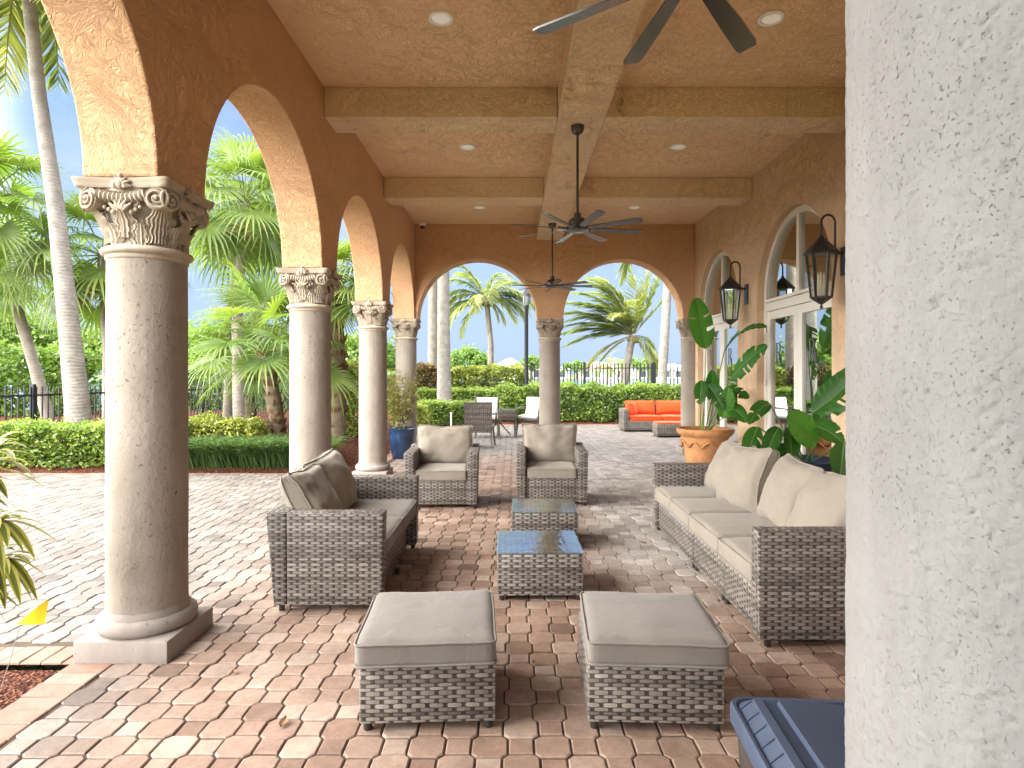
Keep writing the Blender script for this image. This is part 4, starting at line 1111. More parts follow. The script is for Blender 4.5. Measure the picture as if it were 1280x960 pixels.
def fan_palm(label, loc, path, rad, nleaf, Rb, pet, seed, shag=True, lo=-35, hi=80, trunkm=None, group='fan palms left of the arcade', droop=.35, dead=0):
    rng = np.random.default_rng(seed); t = thing('fan_palm', label, 'palm tree', loc, 0, group)
    pts = [Vector(p) for p in path]; fine = []
    for i in range(len(pts) - 1):
        for k in range(6): fine.append(pts[i].lerp(pts[i + 1], k / 6))
    fine.append(pts[-1])
    MB().tube(fine, [rad * (1.0 - .25 * i / len(fine)) * (1 + .05 * mnoise.noise(Vector((i * 1.7, seed, 0)))) for i in range(len(fine))], 12).build('trunk', trunkm or (BARK if shag else GREY_TRUNK), t, smooth=True)
    if shag:
        c = Cloud(); nb = int(70 * (pts[-1] - pts[0]).length)
        for i in range(nb):
            u = rng.random(); p = fine[min(len(fine) - 1, int(u * len(fine)))]; a = rng.uniform(0, 2 * math.pi)
            d = np.array((math.cos(a), math.sin(a), 0)); s = np.array((-math.sin(a), math.cos(a), 0)); o = np.array(p) + d * rad * .75
            L = rng.uniform(.10, .22); w = rng.uniform(.02, .04); up = np.array((0, 0, 1)) * rng.uniform(.55, 1.1) + d * rng.uniform(.25, .8)
            up = unit(up)
            V = [o - s * w, o + s * w, o + s * w * .7 + up * L + s * rng.uniform(-.03, .03), o - s * w * .6 + up * L * .85]
            c.add(V, [(0, 1, 2, 3)], [np.clip(rng.normal(.5, .25), 0, 1)])
        c.build('leaf_bases', BOOT_MAT, t)
    c = Cloud(); top = np.array(pts[-1])
    for i in range(nleaf):
        a = i * 2.39996 + rng.uniform(-.3, .3); e = math.radians(lo + (hi - lo) * ((i + .5) / nleaf)) + rng.uniform(-.12, .12)
        d = np.array((math.cos(a) * math.cos(e), math.sin(a) * math.cos(e), math.sin(e)))
        pl = pet * rng.uniform(.75, 1.15); bend = np.array((0, 0, -1)) * pl * .28 * math.cos(e)
        o = top + d * pl + bend
        c.strip([top + d * .06, top + d * pl * .5 + bend * .2, o], [.018, .012, .008], .75)
        D = unit(d * .8 + np.array((0, 0, -.35 - .35 * math.cos(e)))); N = unit(np.array((0, 0, 1)) * .8 + d * .75 + rng.normal(0, .25, 3))
        fan_blade(c, rng, o, D, N, Rb * rng.uniform(.85, 1.1), rng.uniform(120, 158), 26, droop * rng.uniform(.7, 1.4), rng.uniform(.3, .75))
    c.build('crown', FAN_LEAF, t)
    if dead:
        c = Cloud()
        for i in range(dead):
            a = rng.uniform(0, 6.28); d = np.array((math.cos(a), math.sin(a), -.9)); o = top + d * pet * .45 - np.array((0, 0, .15))
            fan_blade(c, rng, o, (d[0] * .25, d[1] * .25, -1), d, Rb * .8, 100, 18, .1, .5)
        c.build('dry_leaves', DEAD_LEAF, t)
    return t
def frond(c, rng, o, d0, L, sag, wind, nl=46, lw=.34, tone=.5, ldroop=.5, wpow=1.0, lwid=.05):
    """feather frond: curved rachis with hanging leaflets; wind bends it"""
    n = 14; pts = [np.array(o, float)]; d = unit(d0); wv = np.array(wind, float)
    for i in range(n):
        u = (i + 1) / n
        d = unit(d + np.array((0, 0, -1)) * sag * (.25 + u) * .17 + wv * .12 * u ** wpow)
        pts.append(pts[-1] + d * L / n)
    pts = np.array(pts); c.strip(pts, np.linspace(.03, .004, n + 1) * (L / 3), min(1, tone + .3))
    tg = np.gradient(pts, axis=0); tg = unit(tg)
    V = []; F = []; T = []; k = 0
    for i in range(nl):
        u = .10 + .90 * i / (nl - 1); f = u * n; j = min(int(f), n - 1); fr = f - j
        p = pts[j] * (1 - fr) + pts[j + 1] * fr; t = tg[j]
        s = unit(np.cross(t, (0, 0, 1)))
        for sg in (-1, 1):
            ll = L * lw * math.sin(math.pi * (.12 + .83 * u)) ** .7 * rng.uniform(.8, 1.15)
            ld = unit(s * sg * .8 + t * (.62 + .4 * u) + np.array((0, 0, -.15)) + wv * .35 + rng.normal(0, .10, 3))
            w = ll * lwid; wd = unit(np.cross(ld, s * .2 + np.array((0, 0, 1)) + rng.normal(0, .3, 3)))
            g = np.array((0, 0, -1)) * ldroop; q = [p]
            q.append(p + ld * ll * .5 + g * ll * .10 + wv * ll * .05); q.append(p + ld * ll * .92 + g * ll * .42 + wv * ll * .16)
            ww = (w * .7, w, .002)
            for a, b_ in zip(q, ww): V += [a - wd * b_, a + wd * b_]
            F += [(k, k + 1, k + 3, k + 2), (k + 2, k + 3, k + 5, k + 4)]; k += 6
            tt = np.clip(tone + rng.normal(0, .12), 0, 1); T += [tt, tt]
    c.add(V, F, T)
def feather_palm(label, loc, path, r0, r1, fr, seed, trunkm=GREY_TRUNK, wind=(0, 0, 0), L=2.4, mat=COCO_LEAF, group='feather palms by the water', sag=1.0, lw=.30, shaft=False, ldroop=.5, spec=None, nl=46, tb=0.0, lwid=.05):
    rng = np.random.default_rng(seed); t = thing('feather_palm', label, 'palm tree', loc, 0, group)
    pts = [Vector(p) for p in path]; fine = []
    for i in range(len(pts) - 1):
        for k in range(5): fine.append(pts[i].lerp(pts[i + 1], k / 5))
    fine.append(pts[-1]); m = len(fine)
    MB().tube(fine, [r1 + (r0 - r1) * (1 - i / m) ** 1.6 for i in range(m)], 14).build('trunk', trunkm, t, smooth=True)
    top = np.array(pts[-1]); c = Cloud(); dc = Cloud(); nd = 0
    dirs = spec if spec is not None else [(i * 2.39996 * 180 / math.pi, -25 + 100 * (i + .5) / fr, 1.0, None) for i in range(fr)]
    for k, (a, e, ls, sg) in enumerate(dirs):
        a = R(a + rng.uniform(-10, 10)); e = R(e + rng.uniform(-5, 5))
        d = (math.cos(a) * math.cos(e), math.sin(a) * math.cos(e), math.sin(e))
        frond(c, rng, top + np.array(d) * .08, d, L * ls * rng.uniform(.92, 1.08), (sag if sg is None else sg) * rng.uniform(.8, 1.2), wind, nl, lw, tb + (rng.uniform(.3, .7) if e > 0 else rng.uniform(.45, .95)), ldroop, 1.0, lwid)
    c.build('crown', mat, t)
    b = MB()
    for k in range(7):
        a = k * 2.4; b.sphere((top[0] + .16 * math.cos(a), top[1] + .16 * math.sin(a), top[2] - .12 - .05 * (k % 3)), .10, 8, 6)
    if shaft: b = MB().tube([tuple(top - np.array((0, 0, 1.2))), tuple(top - np.array((0, 0, .5))), tuple(top)], [r1 * 1.05, r1 * 1.15, r1 * .5], 12)
    b.build('crownshaft' if shaft else 'coconuts', STEM_MAT if shaft else simple('coconut_husk', (.20, .17, .04), .6), t, smooth=True)
    return t

# ------------------------------------------------------------------ left garden
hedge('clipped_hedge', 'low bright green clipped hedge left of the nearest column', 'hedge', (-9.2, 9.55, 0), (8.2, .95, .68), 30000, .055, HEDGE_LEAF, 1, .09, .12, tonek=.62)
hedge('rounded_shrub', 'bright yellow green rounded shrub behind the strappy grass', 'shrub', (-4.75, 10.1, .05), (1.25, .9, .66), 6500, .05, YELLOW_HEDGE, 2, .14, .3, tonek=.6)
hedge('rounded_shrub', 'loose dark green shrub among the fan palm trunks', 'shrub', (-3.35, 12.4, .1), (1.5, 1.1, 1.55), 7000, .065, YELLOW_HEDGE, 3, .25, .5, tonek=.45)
hedge('wild_shrub', 'dense green thicket beyond the low fence at the far left', 'shrub', (-17.0, 19.0, -.1), (7.5, 2.2, 2.3), 13000, .13, TREE_LEAF, 61, .5, .8, 'thickets beyond the fence')
hedge('wild_shrub', 'dense green thicket beyond the fence behind the nearest column', 'shrub', (-10.6, 22.6, -.1), (5.6, 2.0, 1.9), 11000, .13, HEDGE_LEAF, 62, .5, .8, 'thickets beyond the fence')
hedge('wild_shrub', 'dense green thicket beyond the fence behind the second column', 'shrub', (-5.6, 23.4, -.1), (4.6, 1.8, 1.7), 9000, .12, TREE_LEAF, 63, .45, .8, 'thickets beyond the fence')
# strappy border grass
rng = np.random.default_rng(5); c = Cloud()
for i in range(4200):
    cx = rng.uniform(-5.3, -2.9); cy = 9.12 + abs(rng.normal(0, .33)) + .05; o = np.array((cx, cy, -.01))
    a = rng.uniform(0, 2 * math.pi); d = np.array((math.cos(a), math.sin(a) - .35, 0)); L = rng.uniform(.42, .78); s = np.array((-d[1], d[0], 0)) * rng.uniform(.005, .009)
    V = []
    for u, w in ((0, .8), (.4, 1), (.75, .75), (1, .05)):
        V += [o + d * L * .75 * u ** 1.5 + np.array((0, 0, 1)) * L * (1.5 * u - .85 * u * u) - s * w, o + d * L * .75 * u ** 1.5 + np.array((0, 0, 1)) * L * (1.5 * u - .85 * u * u) + s * w]
    c.add(V, [(0, 1, 3, 2), (2, 3, 5, 4), (4, 5, 7, 6)], np.clip(rng.normal(.5, .2) + np.array((-.05, 0, .1)), 0, 1))
tag(c.build('border_grass', GRASS_LEAF), 'dark strappy grass edging the mulch between the columns', 'grass', None, 'stuff')

fan_palm('young fan palm with a shaggy brown trunk left of the second column', (-4.02, 10.6, 0), [(0, 0, -.1), (-.10, 0, .7), (-.30, .05, 1.75)], .15, 24, .86, 1.05, 11, True, 2, 82, dead=0)
fan_palm('fan palm with a shaggy brown trunk between the second and third columns', (-3.22, 11.2, 0), [(0, 0, -.1), (.02, 0, 1.5), (-.05, 0, 3.05)], .15, 28, .72, .62, 12, True, -40, 80)
fan_palm('tall fan palm on a pale bare trunk behind the shaggy one', (-5.75, 12.8, 0), [(0, 0, -.1), (-.05, 0, 2.5), (.10, 0, 5.0)], .12, 30, .95, 1.0, 13, False, -55, 80, droop=.5, dead=2)
fan_palm('fan palm with drooping leaves left of the nearest column', (-8.75, 13.2, 0), [(0, 0, -.1), (0, 0, 2), (-.15, 0, 4.0)], .13, 30, .95, 1.05, 14, False, -60, 78, droop=.55, dead=5)
fan_palm('slender leaning fan palm at the far left', (-12.1, 16.0, 0), [(0, 0, -.1), (-.45, 0, 1.6), (-1.25, 0, 4.3)], .15, 28, 1.0, 1.0, 15, False, -55, 78, droop=.55)
fan_palm('fan palm crown high at the left edge beside the tall pale trunk', (-10.7, 12.0, 0), [(0, 0, -.1), (0, 0, 2.5), (.35, 0, 4.9)], .13, 28, .95, 1.0, 16, False, -55, 78, droop=.5)
fan_palm('fan palm filling the gap high behind the first and second columns', (-7.3, 15.6, 0), [(0, 0, -.1), (.1, 0, 3), (.5, 0, 5.9)], .14, 32, 1.1, 1.2, 17, False, -60, 80, droop=.5)
fan_palm('short fan palm low against the fence behind the shaggy trunk', (-6.3, 14.6, 0), [(0, 0, -.1), (0, 0, .8), (.1, 0, 1.7)], .13, 24, .8, .9, 18, True, -30, 80)
feather_palm('tall pale trunked palm leaning left, its crown above the frame', (-7.75, 10.9, 0), [(0, 0, -.1), (-.04, 0, .9), (-.2, 0, 2.4), (-.42, 0, 4.4), (-.72, 0, 6.4), (-1.02, 0, 9.2)], .235, .10, 20, 21, PALE_TRUNK, (-.1, 0, -.05), 3.0, group='feather palms left of the arcade', sag=1.6, lw=.28, nl=60)
tree('broad light green tree beyond the fence at the far left', (-24.5, 29, -.15), 4.5, 3.6, 31, nclump=90, nleaf=120, size=.24)
tree('low spreading tree beyond the fence near the leaning fan palm', (-18.5, 30, -.15), 4.0, 3.2, 32, nclump=80, nleaf=120, size=.24)
tree('dense tree beyond the fence behind the fan palms', (-12.5, 27, -.15), 3.7, 3.0, 33, nclump=80, nleaf=110, size=.22)
tree('round tree beyond the fence between the second and third columns', (-7.0, 26.5, -.15), 3.3, 2.2, 34, nclump=60, nleaf=100, size=.22)
tree('distant round green tree left of the slender coconut palm', (-2.75, 37, -.15), 3.2, 1.5, 35, nclump=50, nleaf=100, size=.18, tr=.12)

# ------------------------------------------------------------------ fences: every fence one thing, posts and infill its parts
def fence(label, a, b, h, step, post, pw=.022):
    t = thing('picket_fence', label, 'fence', (0, 0, 0), 0, 'black picket fences'); a = Vector((*a, 0)); b = Vector((*b, 0)); L = (b - a).length; d = (b - a) / L
    m = MB(); n = int(L / step)
    for i in range(n + 1):
        p = a + d * (i * L / n); m.bar(p + Vector((0, 0, .0)), p + Vector((0, 0, h)), pw)
    m.build('pickets', FENCE_MAT, t)
    for z in (.12, h - .16):
        r = MB(); r.bar(a + Vector((0, 0, z)), b + Vector((0, 0, z)), .034, .034); r.build('rail', FENCE_MAT, t)
    k = int(L / post)
    for i in range(k + 1):
        p = a + d * (i * L / k); MB().bar(p + Vector((0, 0, -.16)), p + Vector((0, 0, h + .05)), .075).build('post', FENCE_MAT, t)
    return t
fence('low black picket fence running away behind the left hedge', (-9.6, 9.4), (-7.2, 20.3), 1.2, .115, 2.1)
fence('black picket fence crossing behind the fan palms and bushes', (-7.1, 20.4), (-.2, 21.2), 1.25, .115, 2.0)
fence('taller black picket fence along the water behind the rear hedge', (.10, 21.3), (9.5, 20.6), 1.80, .125, 2.3, .034)

# ------------------------------------------------------------------ rear garden
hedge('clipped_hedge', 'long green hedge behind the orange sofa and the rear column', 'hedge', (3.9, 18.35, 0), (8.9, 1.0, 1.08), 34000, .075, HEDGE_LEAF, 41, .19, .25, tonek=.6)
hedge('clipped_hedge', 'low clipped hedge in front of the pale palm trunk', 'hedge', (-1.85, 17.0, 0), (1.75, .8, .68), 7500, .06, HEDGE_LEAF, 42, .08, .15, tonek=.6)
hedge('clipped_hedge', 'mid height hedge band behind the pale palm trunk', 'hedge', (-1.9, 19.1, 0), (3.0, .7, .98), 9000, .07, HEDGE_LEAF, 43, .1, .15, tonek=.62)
hedge('rounded_shrub', 'big rounded yellow green bush left of the lamp post', 'shrub', (-.85, 20.35, 0), (2.7, 1.2, 1.68), 11000, .08, YELLOW_HEDGE, 44, .18, .4, tonek=.5)
hedge('rounded_shrub', 'reddish mottled croton bush behind the corner column', 'shrub', (-2.95, 19.9, 0), (1.5, .9, 1.72), 6000, .085, CROTON_LEAF, 45, .2, .4, tonek=.5)
hedge('rounded_shrub', 'small rounded shrub at the mulch edge beside the blue pot', 'shrub', (-2.55, 15.0, 0), (.95, .9, .72), 4500, .055, YELLOW_HEDGE, 46, .06, .35, tonek=.65)
feather_palm('thick pale royal palm trunk standing behind the low hedge', (-2.06, 18.3, 0), [(0, 0, -.1), (-.02, 0, 1.0), (-.04, 0, 3), (-.04, 0, 6.5), (-.05, 0, 9)], .25, .15, 14, 51, PALE_TRUNK, (-.2, 0, 0), 3.0, FAN_LEAF, shaft=True, nl=40)
feather_palm('darker banded palm trunk just left of the pale one', (-2.78, 21.0, 0), [(0, 0, -.1), (.02, 0, 2), (.02, 0, 5), (.0, 0, 8.5)], .20, .175, 12, 52, GREY_TRUNK, (-.2, 0, 0), 2.8, FAN_LEAF, shaft=True, nl=40)
feather_palm('pale slim palm trunk at the right of the rear arch', (4.80, 19.9, 0), [(0, 0, -.1), (.06, 0, 1.5), (.2, 0, 4), (.35, 0, 6.8)], .17, .13, 14, 53, PALE_TRUNK, (-.3, 0, -.1), 2.9, COCO_LEAF, nl=40, sag=1.3)
feather_palm('slender coconut palm seen through the left rear arch', (-.95, 26.0, -.15), [(0, 0, -.1), (-.03, 0, 1.6), (-.02, 0, 2.8), (-.2, 0, 4.75)], .17, .11, 20, 54, GREY_TRUNK, (.35, 0, -.1), 2.35, COCO_LEAF, sag=1.1, lw=.30,
             spec=[(175, 35, 1, .8), (160, 15, 1.05, .9), (190, 0, .95, 1.0), (150, 55, 1, .7), (185, 60, 1, .8), (200, -25, .8, .8), (20, 40, 1, 1.1), (0, 25, 1.05, 1.0), (-15, 10, .9, 1.0), (10, 60, 1, 1.3), (30, -20, .6, 1.4), (-20, -35, .5, 1.4), (90, 50, .8, 1.2), (270, 45, .8, 1.2), (60, 65, .9, 1.2), (300, 60, .9, 1.3), (120, 30, .8, 1.2), (240, 30, .8, 1.3), (330, 35, 1, 1.2), (40, 20, .9, 1.2), (165, 25, 1, .9), (180, 45, 1, .9), (5, 40, 1, 1.2), (15, 12, .9, 1.2)], nl=64, tb=.12, lwid=.042)
feather_palm('windblown coconut palm with streaming fronds in the right rear arch', (4.30, 24.0, -.15), [(0, 0, -.1), (.05, 0, 1.2), (.28, 0, 2.6), (.40, 0, 3.1)], .17, .13, 22, 55, GREY_TRUNK, (-.55, 0, .12), 2.9, COCO_LEAF, lw=.27, ldroop=.35,
             spec=[(180, 5, 1.0, .55), (170, 18, 1.0, .55), (190, 30, 1.0, .6), (175, 42, 1.05, .6), (165, 55, 1.05, .6), (185, 68, 1.05, .6), (200, 80, 1.0, .55), (20, 86, 1.0, .4), (0, 76, 1.0, .35), (10, 64, .95, .35), (350, 52, .85, .35), (182, -12, .85, .8), (172, -22, .6, .8), (5, -20, .75, 1.6), (-10, -38, .7, 1.4), (15, 10, .6, 1.4), (90, 50, .8, .8), (270, 50, .8, .8), (130, 60, 1, .6), (230, 65, 1, .6), (250, 40, .8, .8), (110, 35, .8, .8), (175, 30, 1.1, .6), (185, 50, 1.1, .6), (180, 75, 1.1, .5), (160, 38, 1.0, .7), (200, 48, 1.0, .7), (175, 10, .9, .7)], nl=80, tb=.10, lwid=.036)
# lamp post
t = thing('lamp_post', 'tall dark lamp post seen between the rear arches', 'lamp post', (.41, 19.6, 0))
MB().lathe([(.13, -.1), (.13, .25), (.085, .32), (.065, .5), (.062, 3.55), (.08, 3.58), (.08, 3.64)], 16).build('pole', FENCE_MAT, t, smooth=True, auto=40)
MB().lathe([(.07, 3.64), (.11, 3.70), (.12, 3.95), (.10, 3.96)], 16).build('lamp_glass', simple('grey_lamp_glass', (.25, .27, .28), .2), t, smooth=True, auto=40)
b = MB().lathe([(.15, 3.95), (.13, 4.02), (.05, 4.12), (.02, 4.2)], 16)
for k in range(6):
    a = k * math.pi / 3; b.bar((.115 * math.cos(a), .115 * math.sin(a), 3.66), (.128 * math.cos(a), .128 * math.sin(a), 3.97), .016)
b.build('lamp_cap', FENCE_MAT, t)
t = thing('marker_stake', 'thin white stake standing before the low rear hedge', 'stake', (-1.66, 16.2, .05))
MB().box(-.018, .018, -.018, .018, -.08, .34).build('post', WHITE_PAINT, t, bevel=.004)
MB().lathe([(.026, .34), (.026, .36), (.004, .375)], 10).build('cap', WHITE_PAINT, t)

# far shore
tag(sheet('far_bank', -400, 600, 150, 260, -.12, simple('far_bank_grass', (.09, .12, .05), .95), 'low green bank across the lake', 'bank'), None)
def house(label, loc, w, d, h, rh, wallc, roofc):
    t = thing('house', label, 'house', loc, 0, 'houses across the lake')
    MB().box(-w / 2, w / 2, -d / 2, d / 2, -.1, h).build('wall', wallc, t)
    o = .6; b = MB(); rl = max(.5, w / 2 - d / 2)
    b.add([(-w / 2 - o, -d / 2 - o, h), (w / 2 + o, -d / 2 - o, h), (w / 2 + o, d / 2 + o, h), (-w / 2 - o, d / 2 + o, h), (-rl, 0, h + rh), (rl, 0, h + rh)],
          [(0, 1, 5, 4), (1, 2, 5), (2, 3, 4, 5), (3, 0, 4), (3, 2, 1, 0)])
    b.build('roof', roofc, t)
    n = int(w / 3)
    for i in range(n):
        x = -w / 2 + w * (i + .5) / n; MB().box(x - .7, x + .7, -d / 2 - .06, -d / 2 + .02, .5, h - .5).build('window', simple('far_window', (.08, .10, .12), .2), t)
WH = simple('white_far_wall', (.72, .70, .66), .8); RW = simple('white_tile_roof', (.62, .60, .58), .8); RP = simple('pink_tile_roof', (.50, .27, .22), .8)
house('white roofed house across the lake left of the lamp post', (-1.0, 165, 0), 9, 8, 3.0, 2.6, WH, RW)
house('pink roofed house across the lake behind the tall fence', (24, 168, 0), 12, 9, 2.6, 1.8, WH, RP)
house('long white house across the lake at the right of the far bank', (42, 172, 0), 16, 9, 2.6, 1.6, WH, RW)
house('pale house across the lake left of the pink roofed one', (10, 175, 0), 11, 9, 2.6, 1.6, WH, RW)
for i, (x, y, h, s, lab) in enumerate([(-9, 170, 5.5, 4, 'far dark tree left of the white roofed house across the lake'), (4.8, 160, 6.0, 3.5, 'far tree right of the white roofed house across the lake'), (17, 165, 5, 3.5, 'far tree between the pale and pink roofed houses'),
                                       (33, 160, 5.6, 4.5, 'far round tree right of the pink roofed house'), (52, 165, 5, 5, 'far tree at the right end of the bank'), (-20, 172, 5, 5, 'far tree at the left end of the bank')]):
    tree(lab, (x, y, -.1), h, s, 70 + i, nclump=30, nleaf=60, size=.7, group='trees on the far bank', tr=.3)
for i, (x, y, h, lab) in enumerate([(10.5, 60, 2.4, 'small distant palm over the tall fence left of the windblown palm'), (7.2, 48, 2.2, 'small distant palm just right of the free rear column'), (17.0, 75, 3.2, 'small distant palm right of the windblown palm')]):
    feather_palm(lab, (x, y, -.15), [(0, 0, -.1), (.1, 0, h * .5), (.15, 0, h)], .16, .11, 14, 80 + i, GREY_TRUNK, (-.2, 0, 0), 1.7, nl=22, sag=1.2, group='small palms on the lake edge')

# ------------------------------------------------------------------ potted plants
def paddle(c, st, rng, p0, p1, p2, wid, face, sag=.12, tears=4, tone=.5, pr=.012, fold=.35):
    """stalk p0->p1, then a broad ribbed blade p1->p2 facing 'face'"""
    p0, p1, p2 = (np.array(p, float) for p in (p0, p1, p2)); face = unit(face)
    mid = (p0 + p1) / 2 + np.array((0, 0, .06)) * np.linalg.norm(p1 - p0)
    st.strip([p0, p0 * .5625 + mid * .375 + p1 * .0625, mid * .5 + p0 * .25 + p1 * .25, p0 * .0625 + mid * .375 + p1 * .5625, p1], np.linspace(pr, pr * .6, 5), .5)
    n = 26; L = np.linalg.norm(p2 - p1); up = np.array((0, 0, 1.0)); pts = []
    for i in range(n + 1):
        u = i / n; pts.append(p1 + (p2 - p1) * u + up * sag * L * 4 * u * (1 - u))
    pts = np.array(pts); tg = unit(np.gradient(pts, axis=0)); cut = set(rng.choice(np.arange(4, n - 3), tears, replace=False)) if tears else set()
    ribs = st.strip(pts, np.linspace(pr * .6, .002, n + 1), .8)
    for sg in (-1, 1):
        V = []; F = []; T = []; prev = None; m = 6; row = []; shift = 0.0
        for i in range(n + 1):
            u = i / n; w = wid / 2 * (math.sin(math.pi * min(1, u ** .75 * .97 + .02)) ** .62) if 0 < i < n else .003
            s = unit(np.cross(tg[i], face)) * sg; nn = unit(np.cross(s, tg[i])) * sg
            if i in cut and sg == rng.choice((-1, 1)):
                shift = rng.uniform(.2, .5)
            shift *= .86; rw = []
            for k in range(m + 1):
                x = k / m
                q = pts[i] + s * w * x * (1 - .10 * x) + nn * (fold * w * x * (1 - .55 * x)) + tg[i] * (w * .30 * x * x) + nn * .006 * math.sin(i * 2.1) * x - nn * (shift * w * x * x * .55) + up * (-shift * w * .5 * x * x)
                rw.append(q)
            V += rw
            if i > 0 and not (i in cut and shift > .15):
                b0 = (i - 1) * (m + 1)
                for k in range(m):
                    F.append((b0 + k, b0 + k + 1, b0 + m + 2 + k, b0 + m + 1 + k)); T.append(np.clip(tone + .10 * ((i % 2) - .5) + rng.normal(0, .02), 0, 1))
            elif i > 0:
                b0 = (i - 1) * (m + 1)
                for k in range(2): F.append((b0 + k, b0 + k + 1, b0 + m + 2 + k, b0 + m + 1 + k)); T.append(tone)
        c.add(V, F, T)
def bird_plant(name, label, loc, leaves, pot, seed):
    rng = np.random.default_rng(seed); t = thing(name, label, 'potted plant', loc)
    c = Cloud(); st = Cloud(); L0 = np.array(loc, float)
    for (a, p1, p2, w, face, sag, tears, tone) in leaves:
        paddle(c, st, rng, np.array((a[0], a[1], pot)), np.array(p1) - L0, np.array(p2) - L0, w, face, sag, tears, tone)
    o = c.build('foliage', PADDLE_LEAF, t); o.data.polygons.foreach_set('use_smooth', [True] * len(o.data.polygons))
    st.build('stalks', leaf_mat(name + '_stalk', [(0, (.05, .10, .025)), (1, (.22, .30, .10))], .4, .1), t)
    return t
CAMV = (-.3, -1, .15)
# terracotta pot with tall bird of paradise
tp = thing('terracotta_pot', 'large terracotta pot with a raised garland, holding tall paddle leaves', 'pot', (2.62, 8.35, 0))
MB().lathe([(.22, 0), (.235, .015), (.255, .25), (.285, .45), (.315, .575), (.322, .60), (.345, .612), (.372, .64), (.385, .675), (.378, .70), (.362, .706), (.335, .70), (.318, .67), (.30, .60)], 48, cap=False).build('pot_body', TERRACOTTA, tp, smooth=True, auto=60)
b = MB()
for k in range(10):
    a0 = 2 * math.pi * k / 10; pts = []
    for i in range(13):
        u = i / 12; a = a0 + u * 2 * math.pi / 10; z = .50 + .035 * math.sin(u * 2 * math.pi); r = .303 + (z - .45) * .24
        pts.append((r * math.cos(a), r * math.sin(a), z))
    b.tube(pts, .015, 6)
    for f in (-1, 1):
        a = a0 + f * .12; q = [(.302 * math.cos(a + f * .09 * s), .302 * math.sin(a + f * .09 * s), .50 + f * .03 * math.sin(s * 3)) for s in (0, .5, 1)]
        b.tube(q, [.006, .02, .005], 6)
b.build('garland', TERRACOTTA, tp, smooth=True)
MB().lathe([(.0, .655), (.312, .65)], 32, cap=False).build('soil', SOIL, tp)
bird_plant('bird_of_paradise_plant', 'tall bird of paradise plant with paddle leaves growing from the terracotta pot', (2.62, 8.35, .65), [
    ((-.02, .0), (2.60, 8.25, 1.78), (2.43, 8.15, 2.46), .36, (-.15, -1, .1), .02, 3, .95),
    ((.05, .02), (2.83, 8.2, 1.75), (3.12, 7.55, 2.02), .26, (-.5, -.3, .9), .16, 5, .35),
    ((.06, -.05), (2.86, 8.05, 1.38), (3.10, 7.45, 1.78), .34, (-.5, -.8, .6), .05, 5, .45),
    ((-.06, -.04), (2.55, 8.05, 1.30), (2.72, 7.95, .98), .26, (-.2, -1, .3), .12, 2, .30),
    ((.0, -.06), (2.74, 8.0, .86), (2.80, 7.95, 1.28), .24, (-.2, -1, .1), .0, 2, .95),
    ((.07, .03), (2.78, 8.05, 1.05), (3.0, 7.85, .82), .24, (-.2, -1, .5), .10, 2, .25),
    ((-.05, .05), (2.50, 8.1, 1.36), (2.44, 8.0, 1.05), .20, (-.4, -1, .2), .05, 2, .35),
    ((.05, .06), (2.88, 8.25, 1.25), (3.1, 8.05, 1.12), .2, (-.2, -1, .7), .08, 2, .3),
    ((.02, .03), (2.66, 8.2, 1.1), (2.62, 8.05, 1.5), .20, (-.3, -1, .0), .0, 2, .5)], .02, 91)
# blue glazed pot behind the long sofa
tp = thing('glazed_pot', 'wide blue glazed pot behind the long sofa', 'pot', (2.56, 5.35, 0))
MB().lathe([(r_, z_ * 1.14) for r_, z_ in [(.17, 0), (.18, .01), (.215, .2), (.235, .4), (.225, .52), (.235, .56), (.272, .60), (.275, .615), (.262, .622), (.225, .60), (.21, .53)]], 44, cap=False).build('pot_body', BLUE_GLAZE, tp, smooth=True, auto=60)
b = MB().tube([(.24, .07, .68), (.30, .06, .71), (.335, .05, .665)], [.014, .018, .01], 8); b.build('handle', BLUE_GLAZE, tp, smooth=True)
MB().lathe([(.0, .655), (.225, .65)], 32, cap=False).build('soil', SOIL, tp)
bird_plant('bird_of_paradise_plant', 'low broad leaved plant growing from the blue pot behind the sofa', (2.56, 5.35, .65), [
    ((.06, .0), (2.52, 5.15, 1.12), (2.94, 5.05, 1.56), .30, (-.3, -.8, .5), -.06, 6, .05),
    ((-.02, -.03), (2.52, 5.1, .84), (2.24, 5.0, 1.10), .27, (-.1, -1, .35), .08, 1, .95),
    ((.03, .0), (2.48, 5.1, 1.02), (2.70, 5.0, .88), .22, (-.1, -1, .6), .1, 1, .3),
    ((.05, -.03), (2.70, 4.98, .90), (2.62, 4.9, .62), .24, (-.1, -1, .2), .02, 0, .12),
    ((-.05, .02), (2.22, 5.1, 1.00), (2.05, 5.0, .72), .16, (-.2, -1, .4), .1, 1, .25),
    ((-.06, .03), (2.25, 5.35, 1.18), (2.00, 5.2, 1.02), .15, (-.1, -.9, .6), .12, 2, .45),
    ((-.06, -.02), (2.06, 5.15, 1.00), (1.92, 5.05, .74), .18, (-.1, -1, .2), .04, 2, .5),
    ((-.03, .05), (2.36, 5.2, 1.0), (2.30, 5.05, .72), .18, (.2, -1, .3), .04, 1, .2),
    ((.0, .05), (2.42, 5.2, .85), (2.18, 5.1, .72), .16, (0, -1, .4), .08, 1, .35)], .02, 92)
